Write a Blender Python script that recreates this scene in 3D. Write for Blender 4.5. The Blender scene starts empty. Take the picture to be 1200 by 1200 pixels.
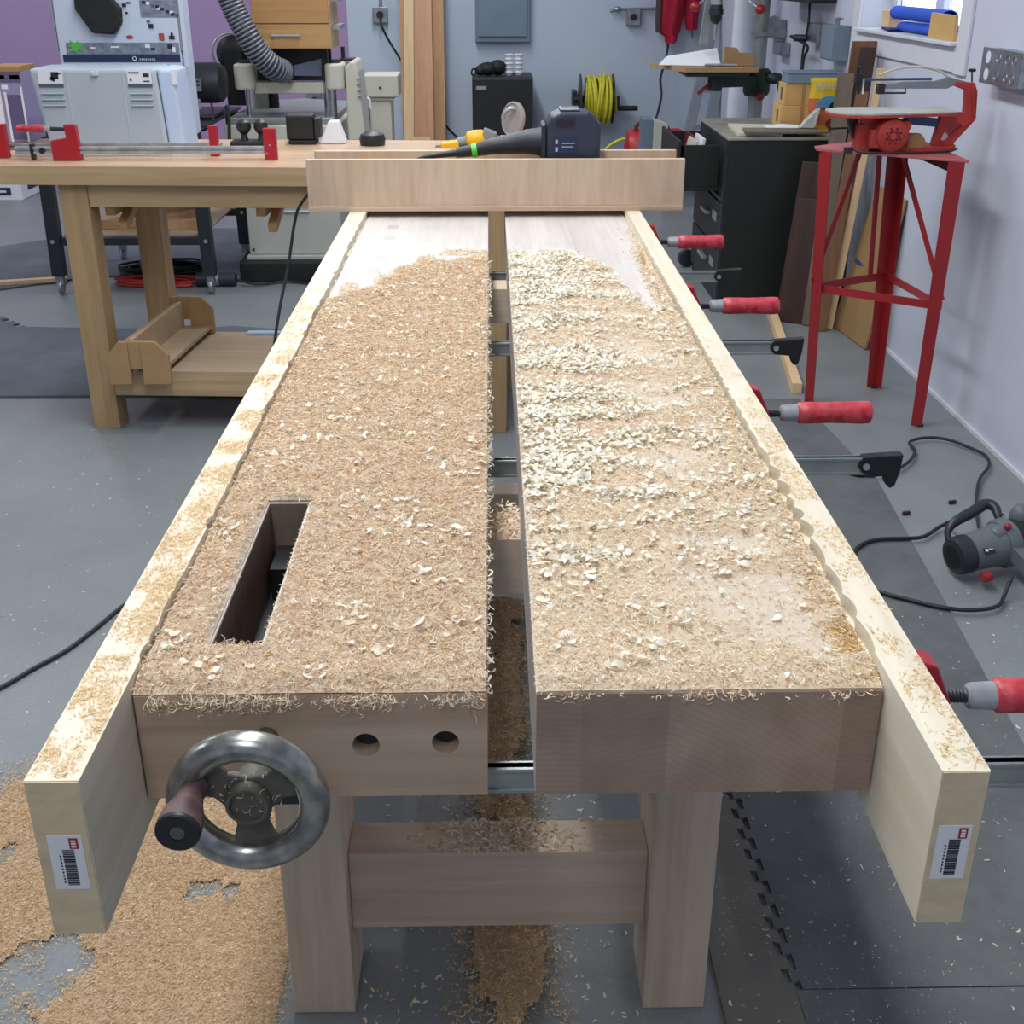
import bpy, math, random
import numpy as np
from mathutils import Matrix, Vector
random.seed(7)
PI=math.pi
# ------------------------------------------------------------------ camera geometry
TH=math.radians(24.4);YW=math.radians(1.005);F=1400.0;CH=1.407
_c,_s=math.cos,math.sin
FW=(_s(YW)*_c(TH),_c(YW)*_c(TH),-_s(TH));RT=(_c(YW),-_s(YW),0);UP=(_s(YW)*_s(TH),_c(YW)*_s(TH),_c(TH))
def at(px,py,x=None,y=None,z=None):
    a=(px-600)/F;b=-(py-600)/F
    r=[FW[i]+a*RT[i]+b*UP[i] for i in range(3)]
    t=(x/r[0] if x is not None else y/r[1] if y is not None else (z-CH)/r[2])
    return Vector((t*r[0],t*r[1],CH+t*r[2]))
S=bpy.context.scene;COL=S.collection
# ------------------------------------------------------------------ materials
def lin(c):
    return tuple(((v/255)/12.92 if v/255<=.04045 else ((v/255+.055)/1.055)**2.4) for v in c)+(1,)
def newmat(name):
    m=bpy.data.materials.new(name);m.use_nodes=True
    nt=m.node_tree;b=nt.nodes['Principled BSDF'];return m,nt,b
def paint(name,rgb,rough=.5,metal=0,var=.06,scale=8,bump=.0,rgb2=None,emit=None):
    m,nt,b=newmat(name);N=nt.nodes;L=nt.links
    b.inputs['Roughness'].default_value=rough;b.inputs['Metallic'].default_value=metal
    tc=N.new('ShaderNodeTexCoord');n=N.new('ShaderNodeTexNoise');n.inputs['Scale'].default_value=scale;n.inputs['Detail'].default_value=6
    r=N.new('ShaderNodeValToRGB');c=lin(rgb)
    if rgb2 is None: a=[max(0,v*(1-var)) for v in c[:3]];d=[min(1,v*(1+var)) for v in c[:3]]
    else: a=c[:3];d=lin(rgb2)[:3]
    r.color_ramp.elements[0].position=.35;r.color_ramp.elements[1].position=.65
    r.color_ramp.elements[0].color=(*a,1);r.color_ramp.elements[1].color=(*d,1)
    L.new(tc.outputs['Object'],n.inputs['Vector']);L.new(n.outputs['Fac'],r.inputs['Fac']);L.new(r.outputs['Color'],b.inputs['Base Color'])
    if bump:
        bp=N.new('ShaderNodeBump');bp.inputs['Strength'].default_value=bump;bp.inputs['Distance'].default_value=.004
        n2=N.new('ShaderNodeTexNoise');n2.inputs['Scale'].default_value=scale*12;L.new(tc.outputs['Object'],n2.inputs['Vector'])
        L.new(n2.outputs['Fac'],bp.inputs['Height']);L.new(bp.outputs['Normal'],b.inputs['Normal'])
    return m
def wood(name,rgb,rgb2,axis='Y',scale=14,rough=.55,lam=None,lamaxis='X',lamvar=.12,dist=1.2,stretch=.06):
    """grain runs along axis; lam = width of laminated strips"""
    m,nt,b=newmat(name);N=nt.nodes;L=nt.links
    b.inputs['Roughness'].default_value=rough
    tc=N.new('ShaderNodeTexCoord');mp=N.new('ShaderNodeMapping')
    sc=[1,1,1];sc['XYZ'.index(axis)]=stretch;mp.inputs['Scale'].default_value=sc
    L.new(tc.outputs['Object'],mp.inputs['Vector'])
    n=N.new('ShaderNodeTexNoise');n.inputs['Scale'].default_value=scale;n.inputs['Detail'].default_value=8;n.inputs['Roughness'].default_value=.6;n.inputs['Distortion'].default_value=dist
    L.new(mp.outputs[0],n.inputs['Vector'])
    r=N.new('ShaderNodeValToRGB');r.color_ramp.elements[0].position=.32;r.color_ramp.elements[1].position=.66
    r.color_ramp.elements[0].color=lin(rgb);r.color_ramp.elements[1].color=lin(rgb2)
    L.new(n.outputs['Fac'],r.inputs['Fac'])
    out=r.outputs['Color']
    n3=N.new('ShaderNodeTexNoise');n3.inputs['Scale'].default_value=scale*9;n3.inputs['Detail'].default_value=3;L.new(mp.outputs[0],n3.inputs['Vector'])
    mx=N.new('ShaderNodeMix');mx.data_type='RGBA';mx.blend_type='MULTIPLY';mx.inputs[0].default_value=.35
    r3=N.new('ShaderNodeValToRGB');r3.color_ramp.elements[0].position=.3;r3.color_ramp.elements[0].color=(.72,.68,.62,1);r3.color_ramp.elements[1].position=.6
    L.new(n3.outputs['Fac'],r3.inputs['Fac']);L.new(out,mx.inputs[6]);L.new(r3.outputs['Color'],mx.inputs[7]);out=mx.outputs[2]
    if lam:
        sx=N.new('ShaderNodeSeparateXYZ');L.new(tc.outputs['Object'],sx.inputs[0])
        d=N.new('ShaderNodeMath');d.operation='DIVIDE';d.inputs[1].default_value=lam;L.new(sx.outputs[lamaxis],d.inputs[0])
        fl=N.new('ShaderNodeMath');fl.operation='FLOOR';L.new(d.outputs[0],fl.inputs[0])
        w=N.new('ShaderNodeTexWhiteNoise');w.noise_dimensions='1D';L.new(fl.outputs[0],w.inputs['W'])
        mr=N.new('ShaderNodeMapRange');mr.inputs['To Min'].default_value=1-lamvar;mr.inputs['To Max'].default_value=1+lamvar*.4
        L.new(w.outputs['Value'],mr.inputs['Value'])
        vm=N.new('ShaderNodeVectorMath');vm.operation='SCALE';L.new(out,vm.inputs[0]);L.new(mr.outputs[0],vm.inputs['Scale']);out=vm.outputs[0]
    L.new(out,b.inputs['Base Color'])
    bp=N.new('ShaderNodeBump');bp.inputs['Strength'].default_value=.15;bp.inputs['Distance'].default_value=.002
    L.new(n3.outputs['Fac'],bp.inputs['Height']);L.new(bp.outputs['Normal'],b.inputs['Normal'])
    return m
def attrmat(name,rough=.7,sub=0):
    m,nt,b=newmat(name);a=nt.nodes.new('ShaderNodeAttribute');a.attribute_name='col'
    nt.links.new(a.outputs['Color'],b.inputs['Base Color']);b.inputs['Roughness'].default_value=rough
    t=nt.nodes.new('ShaderNodeBsdfTranslucent');nt.links.new(a.outputs['Color'],t.inputs['Color'])
    mx=nt.nodes.new('ShaderNodeMixShader');mx.inputs[0].default_value=.22
    nt.links.new(b.outputs[0],mx.inputs[1]);nt.links.new(t.outputs[0],mx.inputs[2]);nt.links.new(mx.outputs[0],nt.nodes['Material Output'].inputs['Surface']);return m
M=dict(
 maple_top=wood('maple_top',(210,202,197),(224,217,213),'Y',10,.4,lam=.044,lamvar=.07),
 maple_end=wood('maple_end',(166,142,128),(190,166,150),'Z',9,.55,lam=.082,lamvar=.12,dist=3,stretch=.35),
 maple_cap=wood('maple_cap',(174,150,128),(196,172,150),'X',16,.5),
 maple_leg=wood('maple_leg',(206,184,160),(224,204,182),'Z',12,.5,lam=.045,lamvar=.08),
 maple_x=wood('maple_x',(200,178,156),(220,200,178),'X',12,.5),
 maple_y=wood('maple_y',(192,164,138),(212,188,160),'Y',12,.5),
 pine=wood('pine_rail',(226,213,188),(236,227,208),'Y',7,.55,dist=2),
 pine_end=wood('pine_end',(208,190,156),(226,208,176),'X',12,.6,dist=3,stretch=.5),
 ply=wood('birch_ply',(198,170,144),(214,190,166),'Z',9,.5,dist=2.5,stretch=.12),
 ply_edge=wood('ply_edge',(186,150,118),(236,212,182),'X',60,.6,dist=.2,stretch=.01),
 fir_x=wood('fir_x',(180,150,112),(206,178,138),'X',9,.5,lam=.028,lamaxis='Z',lamvar=.1),
 fir_z=wood('fir_z',(166,136,98),(194,162,120),'Z',9,.5,lam=.045,lamvar=.1),
 fir_y=wood('fir_y',(170,138,96),(204,166,116),'Y',9,.5),
 fir_top=wood('fir_top',(204,170,138),(224,192,162),'X',6,.3,lam=.09,lamaxis='Y',lamvar=.08),
 shelf=wood('shelf_ply',(174,152,124),(192,170,142),'X',4,.6),
 mdf=paint('mdf',(172,138,98),.7,var=.05,scale=20),
 drawerw=wood('drawer_wood',(176,128,76),(206,160,104),'X',7,.5),
 drawers=wood('drawer_side',(196,160,118),(214,184,146),'Y',8,.5),
 lumA=wood('lumber_a',(190,142,100),(212,168,126),'Z',6,.5),
 lumB=wood('lumber_b',(226,190,144),(238,208,166),'Z',6,.5),
 lumC=wood('lumber_c',(204,152,116),(222,176,142),'Z',5,.5),
 walnut=wood('walnut',(46,27,23),(70,44,36),'Z',6,.45),
 walnut2=wood('brown_board',(108,74,50),(142,102,70),'Z',6,.5),
 tanboard=wood('tan_board',(150,118,78),(176,142,98),'Z',5,.6),
 greyboard=wood('grey_board',(106,92,82),(130,114,102),'Z',7,.7),
 white=paint('wall_white',(201,206,221),.85,var=.02,scale=1.5,bump=.05),
 purple=paint('wall_purple',(170,142,184),.85,var=.03,scale=1.5,bump=.05),
 trimw=paint('trim_white',(214,216,226),.6,var=.01),
 steel=paint('steel',(186,190,194),.32,.6,var=.15,scale=30),
 chrome=paint('chrome',(200,202,205),.14,1,var=.05,scale=30),
 wheel=paint('dusty_wheel',(138,140,138),.27,.9,var=.2,scale=70,rgb2=(186,184,176)),
 spoke=paint('cast_iron',(104,102,94),.6,.4,var=.15,scale=60),
 zinc=paint('zinc_bar',(156,164,162),.42,.45,var=.08,scale=20),
 galv=paint('galvanised',(160,164,172),.35,.8,var=.2,scale=25),
 alu=paint('aluminium',(160,166,176),.45,.5,var=.06),
 black=paint('black_plastic',(30,31,35),.45,var=.15),
 blackm=paint('black_metal',(42,45,52),.4,var=.1),
 blackr=paint('rubber',(24,25,27),.65,var=.15),
 cordm=paint('cord',(34,38,42),.5,var=.1),
 hosem=paint('hose_grey',(120,124,134),.35,var=.1),
 hosed=paint('hose_dark',(54,58,68),.4,var=.1),
 green=paint('machine_green',(34,58,48),.5,var=.1),
 cabg=paint('cabinet_green',(30,34,32),.5,var=.08,scale=3),
 cabtop=paint('cabinet_steel',(150,150,140),.5,.3,var=.2,scale=10),
 red=paint('red_paint',(190,34,38),.4,var=.08),
 redj=paint('clamp_red',(168,32,44),.4,var=.05),
 redh=paint('clamp_handle_red',(184,34,50),.4,var=.25,scale=70,rgb2=(208,84,94)),
 redst=paint('stand_red',(158,40,44),.35,var=.08,scale=5),
 redsaw=paint('saw_red',(186,60,50),.5,var=.2,scale=10),
 reddark=paint('red_dark',(110,26,24),.5,var=.1),
 jacket=paint('jacket_red',(176,22,52),.85,var=.15,scale=6),
 jacketd=paint('jacket_grey',(84,60,74),.85,var=.1),
 creme=paint('machine_cream',(206,203,186),.45,var=.03,scale=3),
 creamd=paint('machine_cream_grey',(184,186,178),.45,var=.03,scale=3),
 case=paint('case_grey',(176,188,198),.45,var=.02,scale=3),
 casel=paint('case_light',(196,206,224),.45,var=.02,scale=3),
 casetop=paint('case_side',(184,200,228),.45,var=.02,scale=3),
 paper=paint('paper',(232,234,240),.8,var=.02),
 label=paint('label_white',(228,230,236),.5,var=.01),
 ink=paint('ink',(30,34,46),.6,var=.05),
 navy=paint('navy_band',(34,46,84),.5,var=.08),
 slate=paint('slate_band',(80,92,106),.5,var=.05),
 grime=paint('sticker_strip',(120,130,146),.5,var=.25,scale=50),
 stgreen=paint('sticker_green',(74,176,64),.5,var=.1),
 stred=paint('sticker_red',(168,72,60),.5,var=.1),
 panelg=paint('panel_grey',(124,140,156),.4,.2,var=.03),
 yellow=paint('yellow_cord',(212,204,52),.5,var=.12,scale=30),
 dyellow=paint('tool_yellow',(238,184,32),.45,var=.05),
 boxgrey=paint('tool_grey',(128,134,142),.5,var=.1),
 tool=paint('tool_navy',(46,52,72),.4,var=.08,scale=12),
 toold=paint('tool_dark',(36,40,48),.5,var=.08,scale=12),
 lime=paint('lime',(92,206,72),.5,var=.04),
 clear=paint('clear_guard',(160,152,148),.25,var=.08),
 card=paint('cardboard',(206,166,104),.8,var=.05,scale=12),
 carddk=paint('cardboard_dark',(170,132,84),.8,var=.05,scale=12),
 kraft=paint('kraft',(198,152,70),.8,var=.05),
 bluebox=paint('blue_grey_box',(116,138,158),.6,var=.04),
 bagy=paint('bag_yellow',(222,190,30),.35,var=.08),
 bago=paint('bag_orange',(196,104,64),.4,var=.12,scale=14),
 bagb=paint('bag_blue',(92,156,190),.4,var=.1),
 bagc=paint('bag_clear',(176,176,168),.3,var=.1,scale=20),
 blue=paint('blue_cloth',(38,88,206),.7,var=.1),
 bluedk=paint('blue_cloth_inside',(22,42,110),.8,var=.1),
 sawblue=paint('saw_arm_blue',(60,84,122),.4,.3,var=.1),
 sawgrey=paint('saw_arm_grey',(138,144,150),.4,.4,var=.08),
 tblue=paint('tape_blue',(40,84,140),.6,var=.05),
 stripb=paint('strip_blue',(196,214,240),.5,var=.02),
 tgrey=paint('vacuum_grey',(104,110,116),.5,var=.06),
 purplebox=paint('box_purple',(150,142,180),.6,var=.04),
 purpledk=paint('box_purple_dark',(98,88,128),.6,var=.06),
 pvc=paint('pvc',(222,228,240),.35,var=.01),
 knobw=paint('knob_maroon',(66,42,44),.55,var=.2,scale=60,rgb2=(112,88,88)),
 wire_red=paint('wire_red',(196,60,50),.5,var=.05),
 glassc=None)
def floor_material():
    m,nt,b=newmat('painted_floor');N=nt.nodes;L=nt.links
    tc=N.new('ShaderNodeTexCoord')
    n=N.new('ShaderNodeTexNoise');n.inputs['Scale'].default_value=1.1;n.inputs['Detail'].default_value=9;n.inputs['Roughness'].default_value=.62
    r=N.new('ShaderNodeValToRGB');r.color_ramp.elements[0].position=.3;r.color_ramp.elements[1].position=.7
    r.color_ramp.elements[0].color=lin((115,123,127));r.color_ramp.elements[1].color=lin((138,145,148))
    L.new(tc.outputs['Object'],n.inputs['Vector']);L.new(n.outputs['Fac'],r.inputs['Fac'])
    n2=N.new('ShaderNodeTexNoise');n2.inputs['Scale'].default_value=160;L.new(tc.outputs['Object'],n2.inputs['Vector'])
    mx=N.new('ShaderNodeMix');mx.data_type='RGBA';mx.blend_type='OVERLAY';mx.inputs[0].default_value=.25
    L.new(r.outputs['Color'],mx.inputs[6]);L.new(n2.outputs['Color'],mx.inputs[7])
    hs=N.new('ShaderNodeHueSaturation');hs.inputs['Saturation'].default_value=.75;L.new(mx.outputs[2],hs.inputs['Color']);L.new(hs.outputs[0],b.inputs['Base Color'])
    b.inputs['Roughness'].default_value=.42
    bp=N.new('ShaderNodeBump');bp.inputs['Strength'].default_value=.12;bp.inputs['Distance'].default_value=.002;L.new(n2.outputs['Fac'],bp.inputs['Height']);L.new(bp.outputs['Normal'],b.inputs['Normal'])
    return m
def mat_material(name,a,c):
    m,nt,b=newmat(name);N=nt.nodes;L=nt.links
    tc=N.new('ShaderNodeTexCoord')
    n=N.new('ShaderNodeTexNoise');n.inputs['Scale'].default_value=3.5;n.inputs['Detail'].default_value=12;n.inputs['Roughness'].default_value=.72
    r=N.new('ShaderNodeValToRGB');r.color_ramp.elements[0].position=.34;r.color_ramp.elements[1].position=.68
    r.color_ramp.elements[0].color=lin(a);r.color_ramp.elements[1].color=lin(c)
    L.new(tc.outputs['Object'],n.inputs['Vector']);L.new(n.outputs['Fac'],r.inputs['Fac']);L.new(r.outputs['Color'],b.inputs['Base Color'])
    b.inputs['Roughness'].default_value=.75
    n2=N.new('ShaderNodeTexNoise');n2.inputs['Scale'].default_value=220;L.new(tc.outputs['Object'],n2.inputs['Vector'])
    bp=N.new('ShaderNodeBump');bp.inputs['Strength'].default_value=.4;bp.inputs['Distance'].default_value=.002;L.new(n2.outputs['Fac'],bp.inputs['Height']);L.new(bp.outputs['Normal'],b.inputs['Normal'])
    return m
M['floor']=floor_material()
M['slotshade']=wood('slot_shade_wood',(124,104,92),(146,126,112),'Z',12,.6)  # wood darkened to carry the shade inside the slot
M['plug']=paint('end_grain_plug',(196,184,178),.5)
M['ladderm']=paint('ladder_grey',(134,140,150),.45,.1)
M['mat_dark']=mat_material('rubber_mat_dark',(86,89,91),(112,115,116))
M['mat_mid']=mat_material('rubber_mat_mid',(100,99,94),(126,122,114))
M['mat_blue']=mat_material('rubber_mat_blue',(82,90,100),(104,112,122))
def end_grain(name,rgb,rgb2):
    m,nt,b=newmat(name);N=nt.nodes;L=nt.links;b.inputs['Roughness'].default_value=.55
    tc=N.new('ShaderNodeTexCoord');sx=N.new('ShaderNodeSeparateXYZ');L.new(tc.outputs['Object'],sx.inputs[0])
    d=N.new('ShaderNodeMath');d.operation='DIVIDE';d.inputs[1].default_value=.072;L.new(sx.outputs['X'],d.inputs[0])
    fl=N.new('ShaderNodeMath');fl.operation='FLOOR';L.new(d.outputs[0],fl.inputs[0])
    w=N.new('ShaderNodeTexWhiteNoise');w.noise_dimensions='1D';L.new(fl.outputs[0],w.inputs['W'])
    sc=N.new('ShaderNodeVectorMath');sc.operation='SCALE';sc.inputs['Scale'].default_value=.35;L.new(w.outputs['Color'],sc.inputs[0])
    ad=N.new('ShaderNodeVectorMath');L.new(tc.outputs['Object'],ad.inputs[0]);L.new(sc.outputs[0],ad.inputs[1])
    mp=N.new('ShaderNodeMapping');mp.inputs['Scale'].default_value=(1,0,1);mp.inputs['Location'].default_value=(-.25,0,-.75);L.new(ad.outputs[0],mp.inputs['Vector'])
    wv=N.new('ShaderNodeTexWave');wv.wave_type='RINGS';wv.rings_direction='SPHERICAL';wv.inputs['Scale'].default_value=55;wv.inputs['Distortion'].default_value=5;wv.inputs['Detail'].default_value=3;wv.inputs['Detail Scale'].default_value=.8
    L.new(mp.outputs[0],wv.inputs['Vector'])
    n=N.new('ShaderNodeTexNoise');n.inputs['Scale'].default_value=14;n.inputs['Detail'].default_value=5;L.new(tc.outputs['Object'],n.inputs['Vector'])
    r=N.new('ShaderNodeValToRGB');r.color_ramp.elements[0].color=lin(rgb);r.color_ramp.elements[1].color=lin(rgb2);r.color_ramp.elements[0].position=.3;r.color_ramp.elements[1].position=.7
    L.new(n.outputs['Fac'],r.inputs['Fac'])
    mr=N.new('ShaderNodeMapRange');mr.inputs['To Min'].default_value=.93;mr.inputs['To Max'].default_value=1.02;L.new(wv.outputs['Fac'],mr.inputs['Value'])
    mr2=N.new('ShaderNodeMapRange');mr2.inputs['To Min'].default_value=.86;mr2.inputs['To Max'].default_value=1.08;L.new(w.outputs['Value'],mr2.inputs['Value'])
    mm=N.new('ShaderNodeMath');mm.operation='MULTIPLY';L.new(mr.outputs[0],mm.inputs[0]);L.new(mr2.outputs[0],mm.inputs[1])
    vm=N.new('ShaderNodeVectorMath');vm.operation='SCALE';L.new(r.outputs['Color'],vm.inputs[0]);L.new(mm.outputs[0],vm.inputs['Scale']);L.new(vm.outputs[0],b.inputs['Base Color'])
    return m
M['maple_end']=end_grain('maple_end_grain',(150,126,110),(176,152,134))
M['shav']=attrmat('wood_shaving',.75)
# ------------------------------------------------------------------ mesh builder
def frame(d):
    d=Vector(d).normalized();a=Vector((0,0,1)) if abs(d.z)<.9 else Vector((1,0,0))
    u=d.cross(a).normalized();return u,d.cross(u).normalized(),d
class MB:
    def __init__(s): s.v=[];s.f=[]
    def add(s,vs,fs):
        o=len(s.v);s.v+=[tuple(v) for v in vs];s.f+=[tuple(i+o for i in f) for f in fs];return s
    def box(s,x0,x1,y0,y1,z0,z1):
        return s.add([(x0,y0,z0),(x1,y0,z0),(x1,y1,z0),(x0,y1,z0),(x0,y0,z1),(x1,y0,z1),(x1,y1,z1),(x0,y1,z1)],
            [(0,3,2,1),(4,5,6,7),(0,1,5,4),(1,2,6,5),(2,3,7,6),(3,0,4,7)])
    def obox(s,c,sz,rx=0,ry=0,rz=0):
        R=Matrix.Rotation(rz,3,'Z')@Matrix.Rotation(ry,3,'Y')@Matrix.Rotation(rx,3,'X');c=Vector(c)
        P=[c+R@Vector((sz[0]*a/2,sz[1]*b/2,sz[2]*d/2)) for d in(-1,1) for a,b in((-1,-1),(1,-1),(1,1),(-1,1))]
        return s.add(P,[(0,3,2,1),(4,5,6,7),(0,1,5,4),(1,2,6,5),(2,3,7,6),(3,0,4,7)])
    def bar(s,p,q,w,h,up=(0,0,1)):
        p=Vector(p);q=Vector(q);d=(q-p).normalized();u=d.cross(Vector(up))
        if u.length<1e-4:u=d.cross(Vector((0,1,0)))
        u.normalize();n=u.cross(d).normalized();P=[]
        for c in(p,q):
            for a,b in((-1,-1),(1,-1),(1,1),(-1,1)):P.append(c+u*w*a/2+n*h*b/2)
        return s.add(P,[(0,1,2,3),(7,6,5,4),(0,4,5,1),(1,5,6,2),(2,6,7,3),(3,7,4,0)])
    def tube(s,pts,r,n=10,cap=True):
        pts=[Vector(p) for p in pts];k=len(pts);rr=r if isinstance(r,(list,tuple)) else[r]*k
        vs=[];fs=[];u=None
        for i,p in enumerate(pts):
            d=(pts[min(i+1,k-1)]-pts[max(i-1,0)])
            if d.length<1e-9:d=Vector((0,0,1))
            d.normalize()
            if u is None:u,_,_=frame(d)
            u=(u-d*u.dot(d)).normalized();w=d.cross(u)
            for j in range(n):
                a=2*PI*j/n;vs.append(p+(u*_c(a)+w*_s(a))*rr[i])
        for i in range(k-1):
            for j in range(n):fs.append((i*n+j,i*n+(j+1)%n,(i+1)*n+(j+1)%n,(i+1)*n+j))
        if cap:fs.append(tuple(range(n-1,-1,-1)));fs.append(tuple((k-1)*n+j for j in range(n)))
        return s.add(vs,fs)
    def cyl(s,p,q,r,n=20,r2=None): return s.tube([p,q],[r,r if r2 is None else r2],n)
    def prism(s,pts,ext):
        pts=[Vector(p) for p in pts];e=Vector(ext);n=len(pts)
        nn=sum(((pts[i]-pts[0]).cross(pts[(i+1)%n]-pts[0]) for i in range(n)),Vector())
        if nn.dot(e)>0:pts=pts[::-1]
        return s.add(pts+[p+e for p in pts],[tuple(range(n)),tuple(range(2*n-1,n-1,-1))]+[(i,i+n,(i+1)%n+n,(i+1)%n) for i in range(n)])
    def torus(s,c,ax,R,r,n=40,m=14):
        u,w,d=frame(ax);c=Vector(c);vs=[];fs=[]
        for i in range(n):
            a=2*PI*i/n;e=u*_c(a)+w*_s(a)
            for j in range(m):
                b=2*PI*j/m;vs.append(c+e*(R+r*_c(b))+d*r*_s(b))
        for i in range(n):
            for j in range(m):fs.append((i*m+j,((i+1)%n)*m+j,((i+1)%n)*m+(j+1)%m,i*m+(j+1)%m))
        return s.add(vs,fs)
    def ball(s,c,r,n=16,m=10):
        r=r if isinstance(r,(list,tuple)) else(r,r,r);c=Vector(c);vs=[];fs=[]
        for i in range(m+1):
            t=PI*i/m
            for j in range(n):
                a=2*PI*j/n;vs.append(c+Vector((r[0]*_s(t)*_c(a),r[1]*_s(t)*_s(a),r[2]*_c(t))))
        for i in range(m):
            for j in range(n):fs.append((i*n+j,(i+1)*n+j,(i+1)*n+(j+1)%n,i*n+(j+1)%n))
        return s.add(vs,fs)
    def lathe(s,c,ax,prof,n=28):
        u,w,d=frame(ax);c=Vector(c);vs=[];fs=[]
        for r,h in prof:
            for j in range(n):
                a=2*PI*j/n;vs.append(c+d*h+(u*_c(a)+w*_s(a))*r)
        for i in range(len(prof)-1):
            for j in range(n):fs.append((i*n+j,i*n+(j+1)%n,(i+1)*n+(j+1)%n,(i+1)*n+j))
        k=len(prof);fs.append(tuple(range(n-1,-1,-1)));fs.append(tuple((k-1)*n+j for j in range(n)))
        return s.add(vs,fs)
    def disc_hole(s,x0,x1,z0,z1,cx,cz,r,y,dep,n=32):
        """square front face (normal -Y) with a round blind bore"""
        P=[];Q=[];B=[]
        for j in range(n):
            a=2*PI*(j+.5)/n;ca,sa=_c(a),_s(a);P.append((cx+r*ca,y,cz+r*sa));B.append((cx+r*ca,y+dep,cz+r*sa))
            tx=((x1-cx) if ca>0 else (x0-cx))/ca;tz=((z1-cz) if sa>0 else (z0-cz))/sa;t=min(tx,tz)
            Q.append((cx+t*ca,y,cz+t*sa))
        s.add(P+Q+B,[(j,(j+1)%n,n+(j+1)%n,n+j) for j in range(n)]+[(j,2*n+j,2*n+(j+1)%n,(j+1)%n) for j in range(n)]+[tuple(range(2*n,3*n))])
        for (X,Z) in((x0,z0),(x1,z0),(x1,z1),(x0,z1)):
            def side(q):return min(abs(q[0]-X),9),min(abs(q[2]-Z),9)
            a=min(range(n),key=lambda j:(abs(Q[j][0]-X)+abs(Q[j][2]-Z)) if abs(Q[j][0]-X)<1e-7 else 9)
            b=min(range(n),key=lambda j:(abs(Q[j][0]-X)+abs(Q[j][2]-Z)) if abs(Q[j][2]-Z)<1e-7 else 9)
            s.add([Q[a],(X,y,Z),Q[b]],[(0,1,2)])
        return s
WM={}
def mesh_obj(name,mb,mat,parent=None,world=True,bevel=0,smooth=False,seg=2,kind=None,label=None):
    me=bpy.data.meshes.new(name)
    vs=mb.v
    if world and parent is not None:
        inv=WM[parent.name].inverted();vs=[tuple(inv@Vector(v)) for v in vs]
    me.from_pydata(vs,[],mb.f);me.update()
    import bmesh
    bm=bmesh.new();bm.from_mesh(me);bmesh.ops.recalc_face_normals(bm,faces=bm.faces);bm.to_mesh(me);bm.free()
    mats=mat if isinstance(mat,(list,tuple)) else [mat]
    for m in mats:me.materials.append(m if not isinstance(m,str) else M[m])
    if smooth:
        me.shade_smooth();me.set_sharp_from_angle(angle=math.radians(38))
    o=bpy.data.objects.new(name,me);COL.objects.link(o)
    if parent is not None:o.parent=parent;WM[o.name]=WM[parent.name]
    else:WM[o.name]=Matrix()
    if bevel:
        b=o.modifiers.new('bevel','BEVEL');b.width=bevel;b.segments=seg;b.limit_method='ANGLE';b.angle_limit=math.radians(40);b.harden_normals=False
    if kind:o['kind']=kind
    if label:o['label']=label
    return o
def thing(name,label,cat,loc=(0,0,0),rz=0,group=None):
    o=bpy.data.objects.new(name,None);COL.objects.link(o);o.empty_display_size=.05
    o.location=loc;o.rotation_euler=(0,0,rz);o['label']=label;o['category']=cat
    if group:o['group']=group
    WM[o.name]=Matrix.Translation(Vector(loc))@Matrix.Rotation(rz,4,'Z');return o
def single(name,mb,mat,label,cat,group=None,**k):
    o=mesh_obj(name,mb,mat,**k);o['label']=label;o['category']=cat
    if group:o['group']=group
    return o
def struct(name,mb,mat,**k):
    o=mesh_obj(name,mb,mat,**k);o['kind']='structure'
    o['label']=k.get('label') or name.replace('_',' ');return o
def recenter(o):
    """put the origin of a world-space mesh at its base"""
    me=o.data;co=[v.co for v in me.vertices]
    c=Vector(((min(v.x for v in co)+max(v.x for v in co))/2,(min(v.y for v in co)+max(v.y for v in co))/2,min(v.z for v in co)))
    me.transform(Matrix.Translation(-c));o.location=c
    return o
def curve(pts,n=8):
    """Catmull-Rom through pts"""
    P=[Vector(p) for p in pts];P=[P[0]*2-P[1]]+P+[P[-1]*2-P[-2]];out=[]
    for i in range(1,len(P)-2):
        for k in range(n):
            t=k/n;a,b,c,d=P[i-1],P[i],P[i+1],P[i+2]
            out.append(.5*((2*b)+(c-a)*t+(2*a-5*b+4*c-d)*t*t+(3*b-a-3*c+d)*t**3))
    out.append(P[-2]);return out
# ------------------------------------------------------------------ THE ROOM
WX=1.61;BY=9.2;LX=-5.2;FY=-2.4;HC=3.0
struct('floor',MB().box(LX-.2,WX+.2,FY-.2,BY+.2,-.1,0),'floor',label='grey painted workshop floor')
struct('ceiling',MB().box(LX-.2,WX+.2,FY-.2,BY+.2,HC,HC+.1),'trimw',label='white ceiling')
PX=at(411,100,y=BY).x
M['whiteb']=paint('wall_white_back',(192,205,222),.85,var=.02,scale=1.5,bump=.05)
struct('wall_back',MB().box(PX,WX+.2,BY,BY+.15,0,HC),'whiteb',label='white back wall')
struct('wall_back_purple',MB().box(LX-.2,PX,BY,BY+.15,0,HC),'purple',label='purple painted back wall')
struct('wall_left',MB().box(LX-.2,LX,FY-.2,BY,0,HC),'white',label='left wall')
struct('wall_front',MB().box(LX,WX,FY-.2,FY,0,HC),'white',label='wall behind the camera')
wy0,wy1,wz0,wz1=4.36,5.56,1.17,2.15
mb=MB().box(WX,WX+.18,FY-.2,wy0,0,HC).box(WX,WX+.18,wy1,BY,0,HC).box(WX,WX+.18,wy0,wy1,0,wz0).box(WX,WX+.18,wy0,wy1,wz1,HC)
struct('wall_right',mb,'white',label='white right wall')
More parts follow.
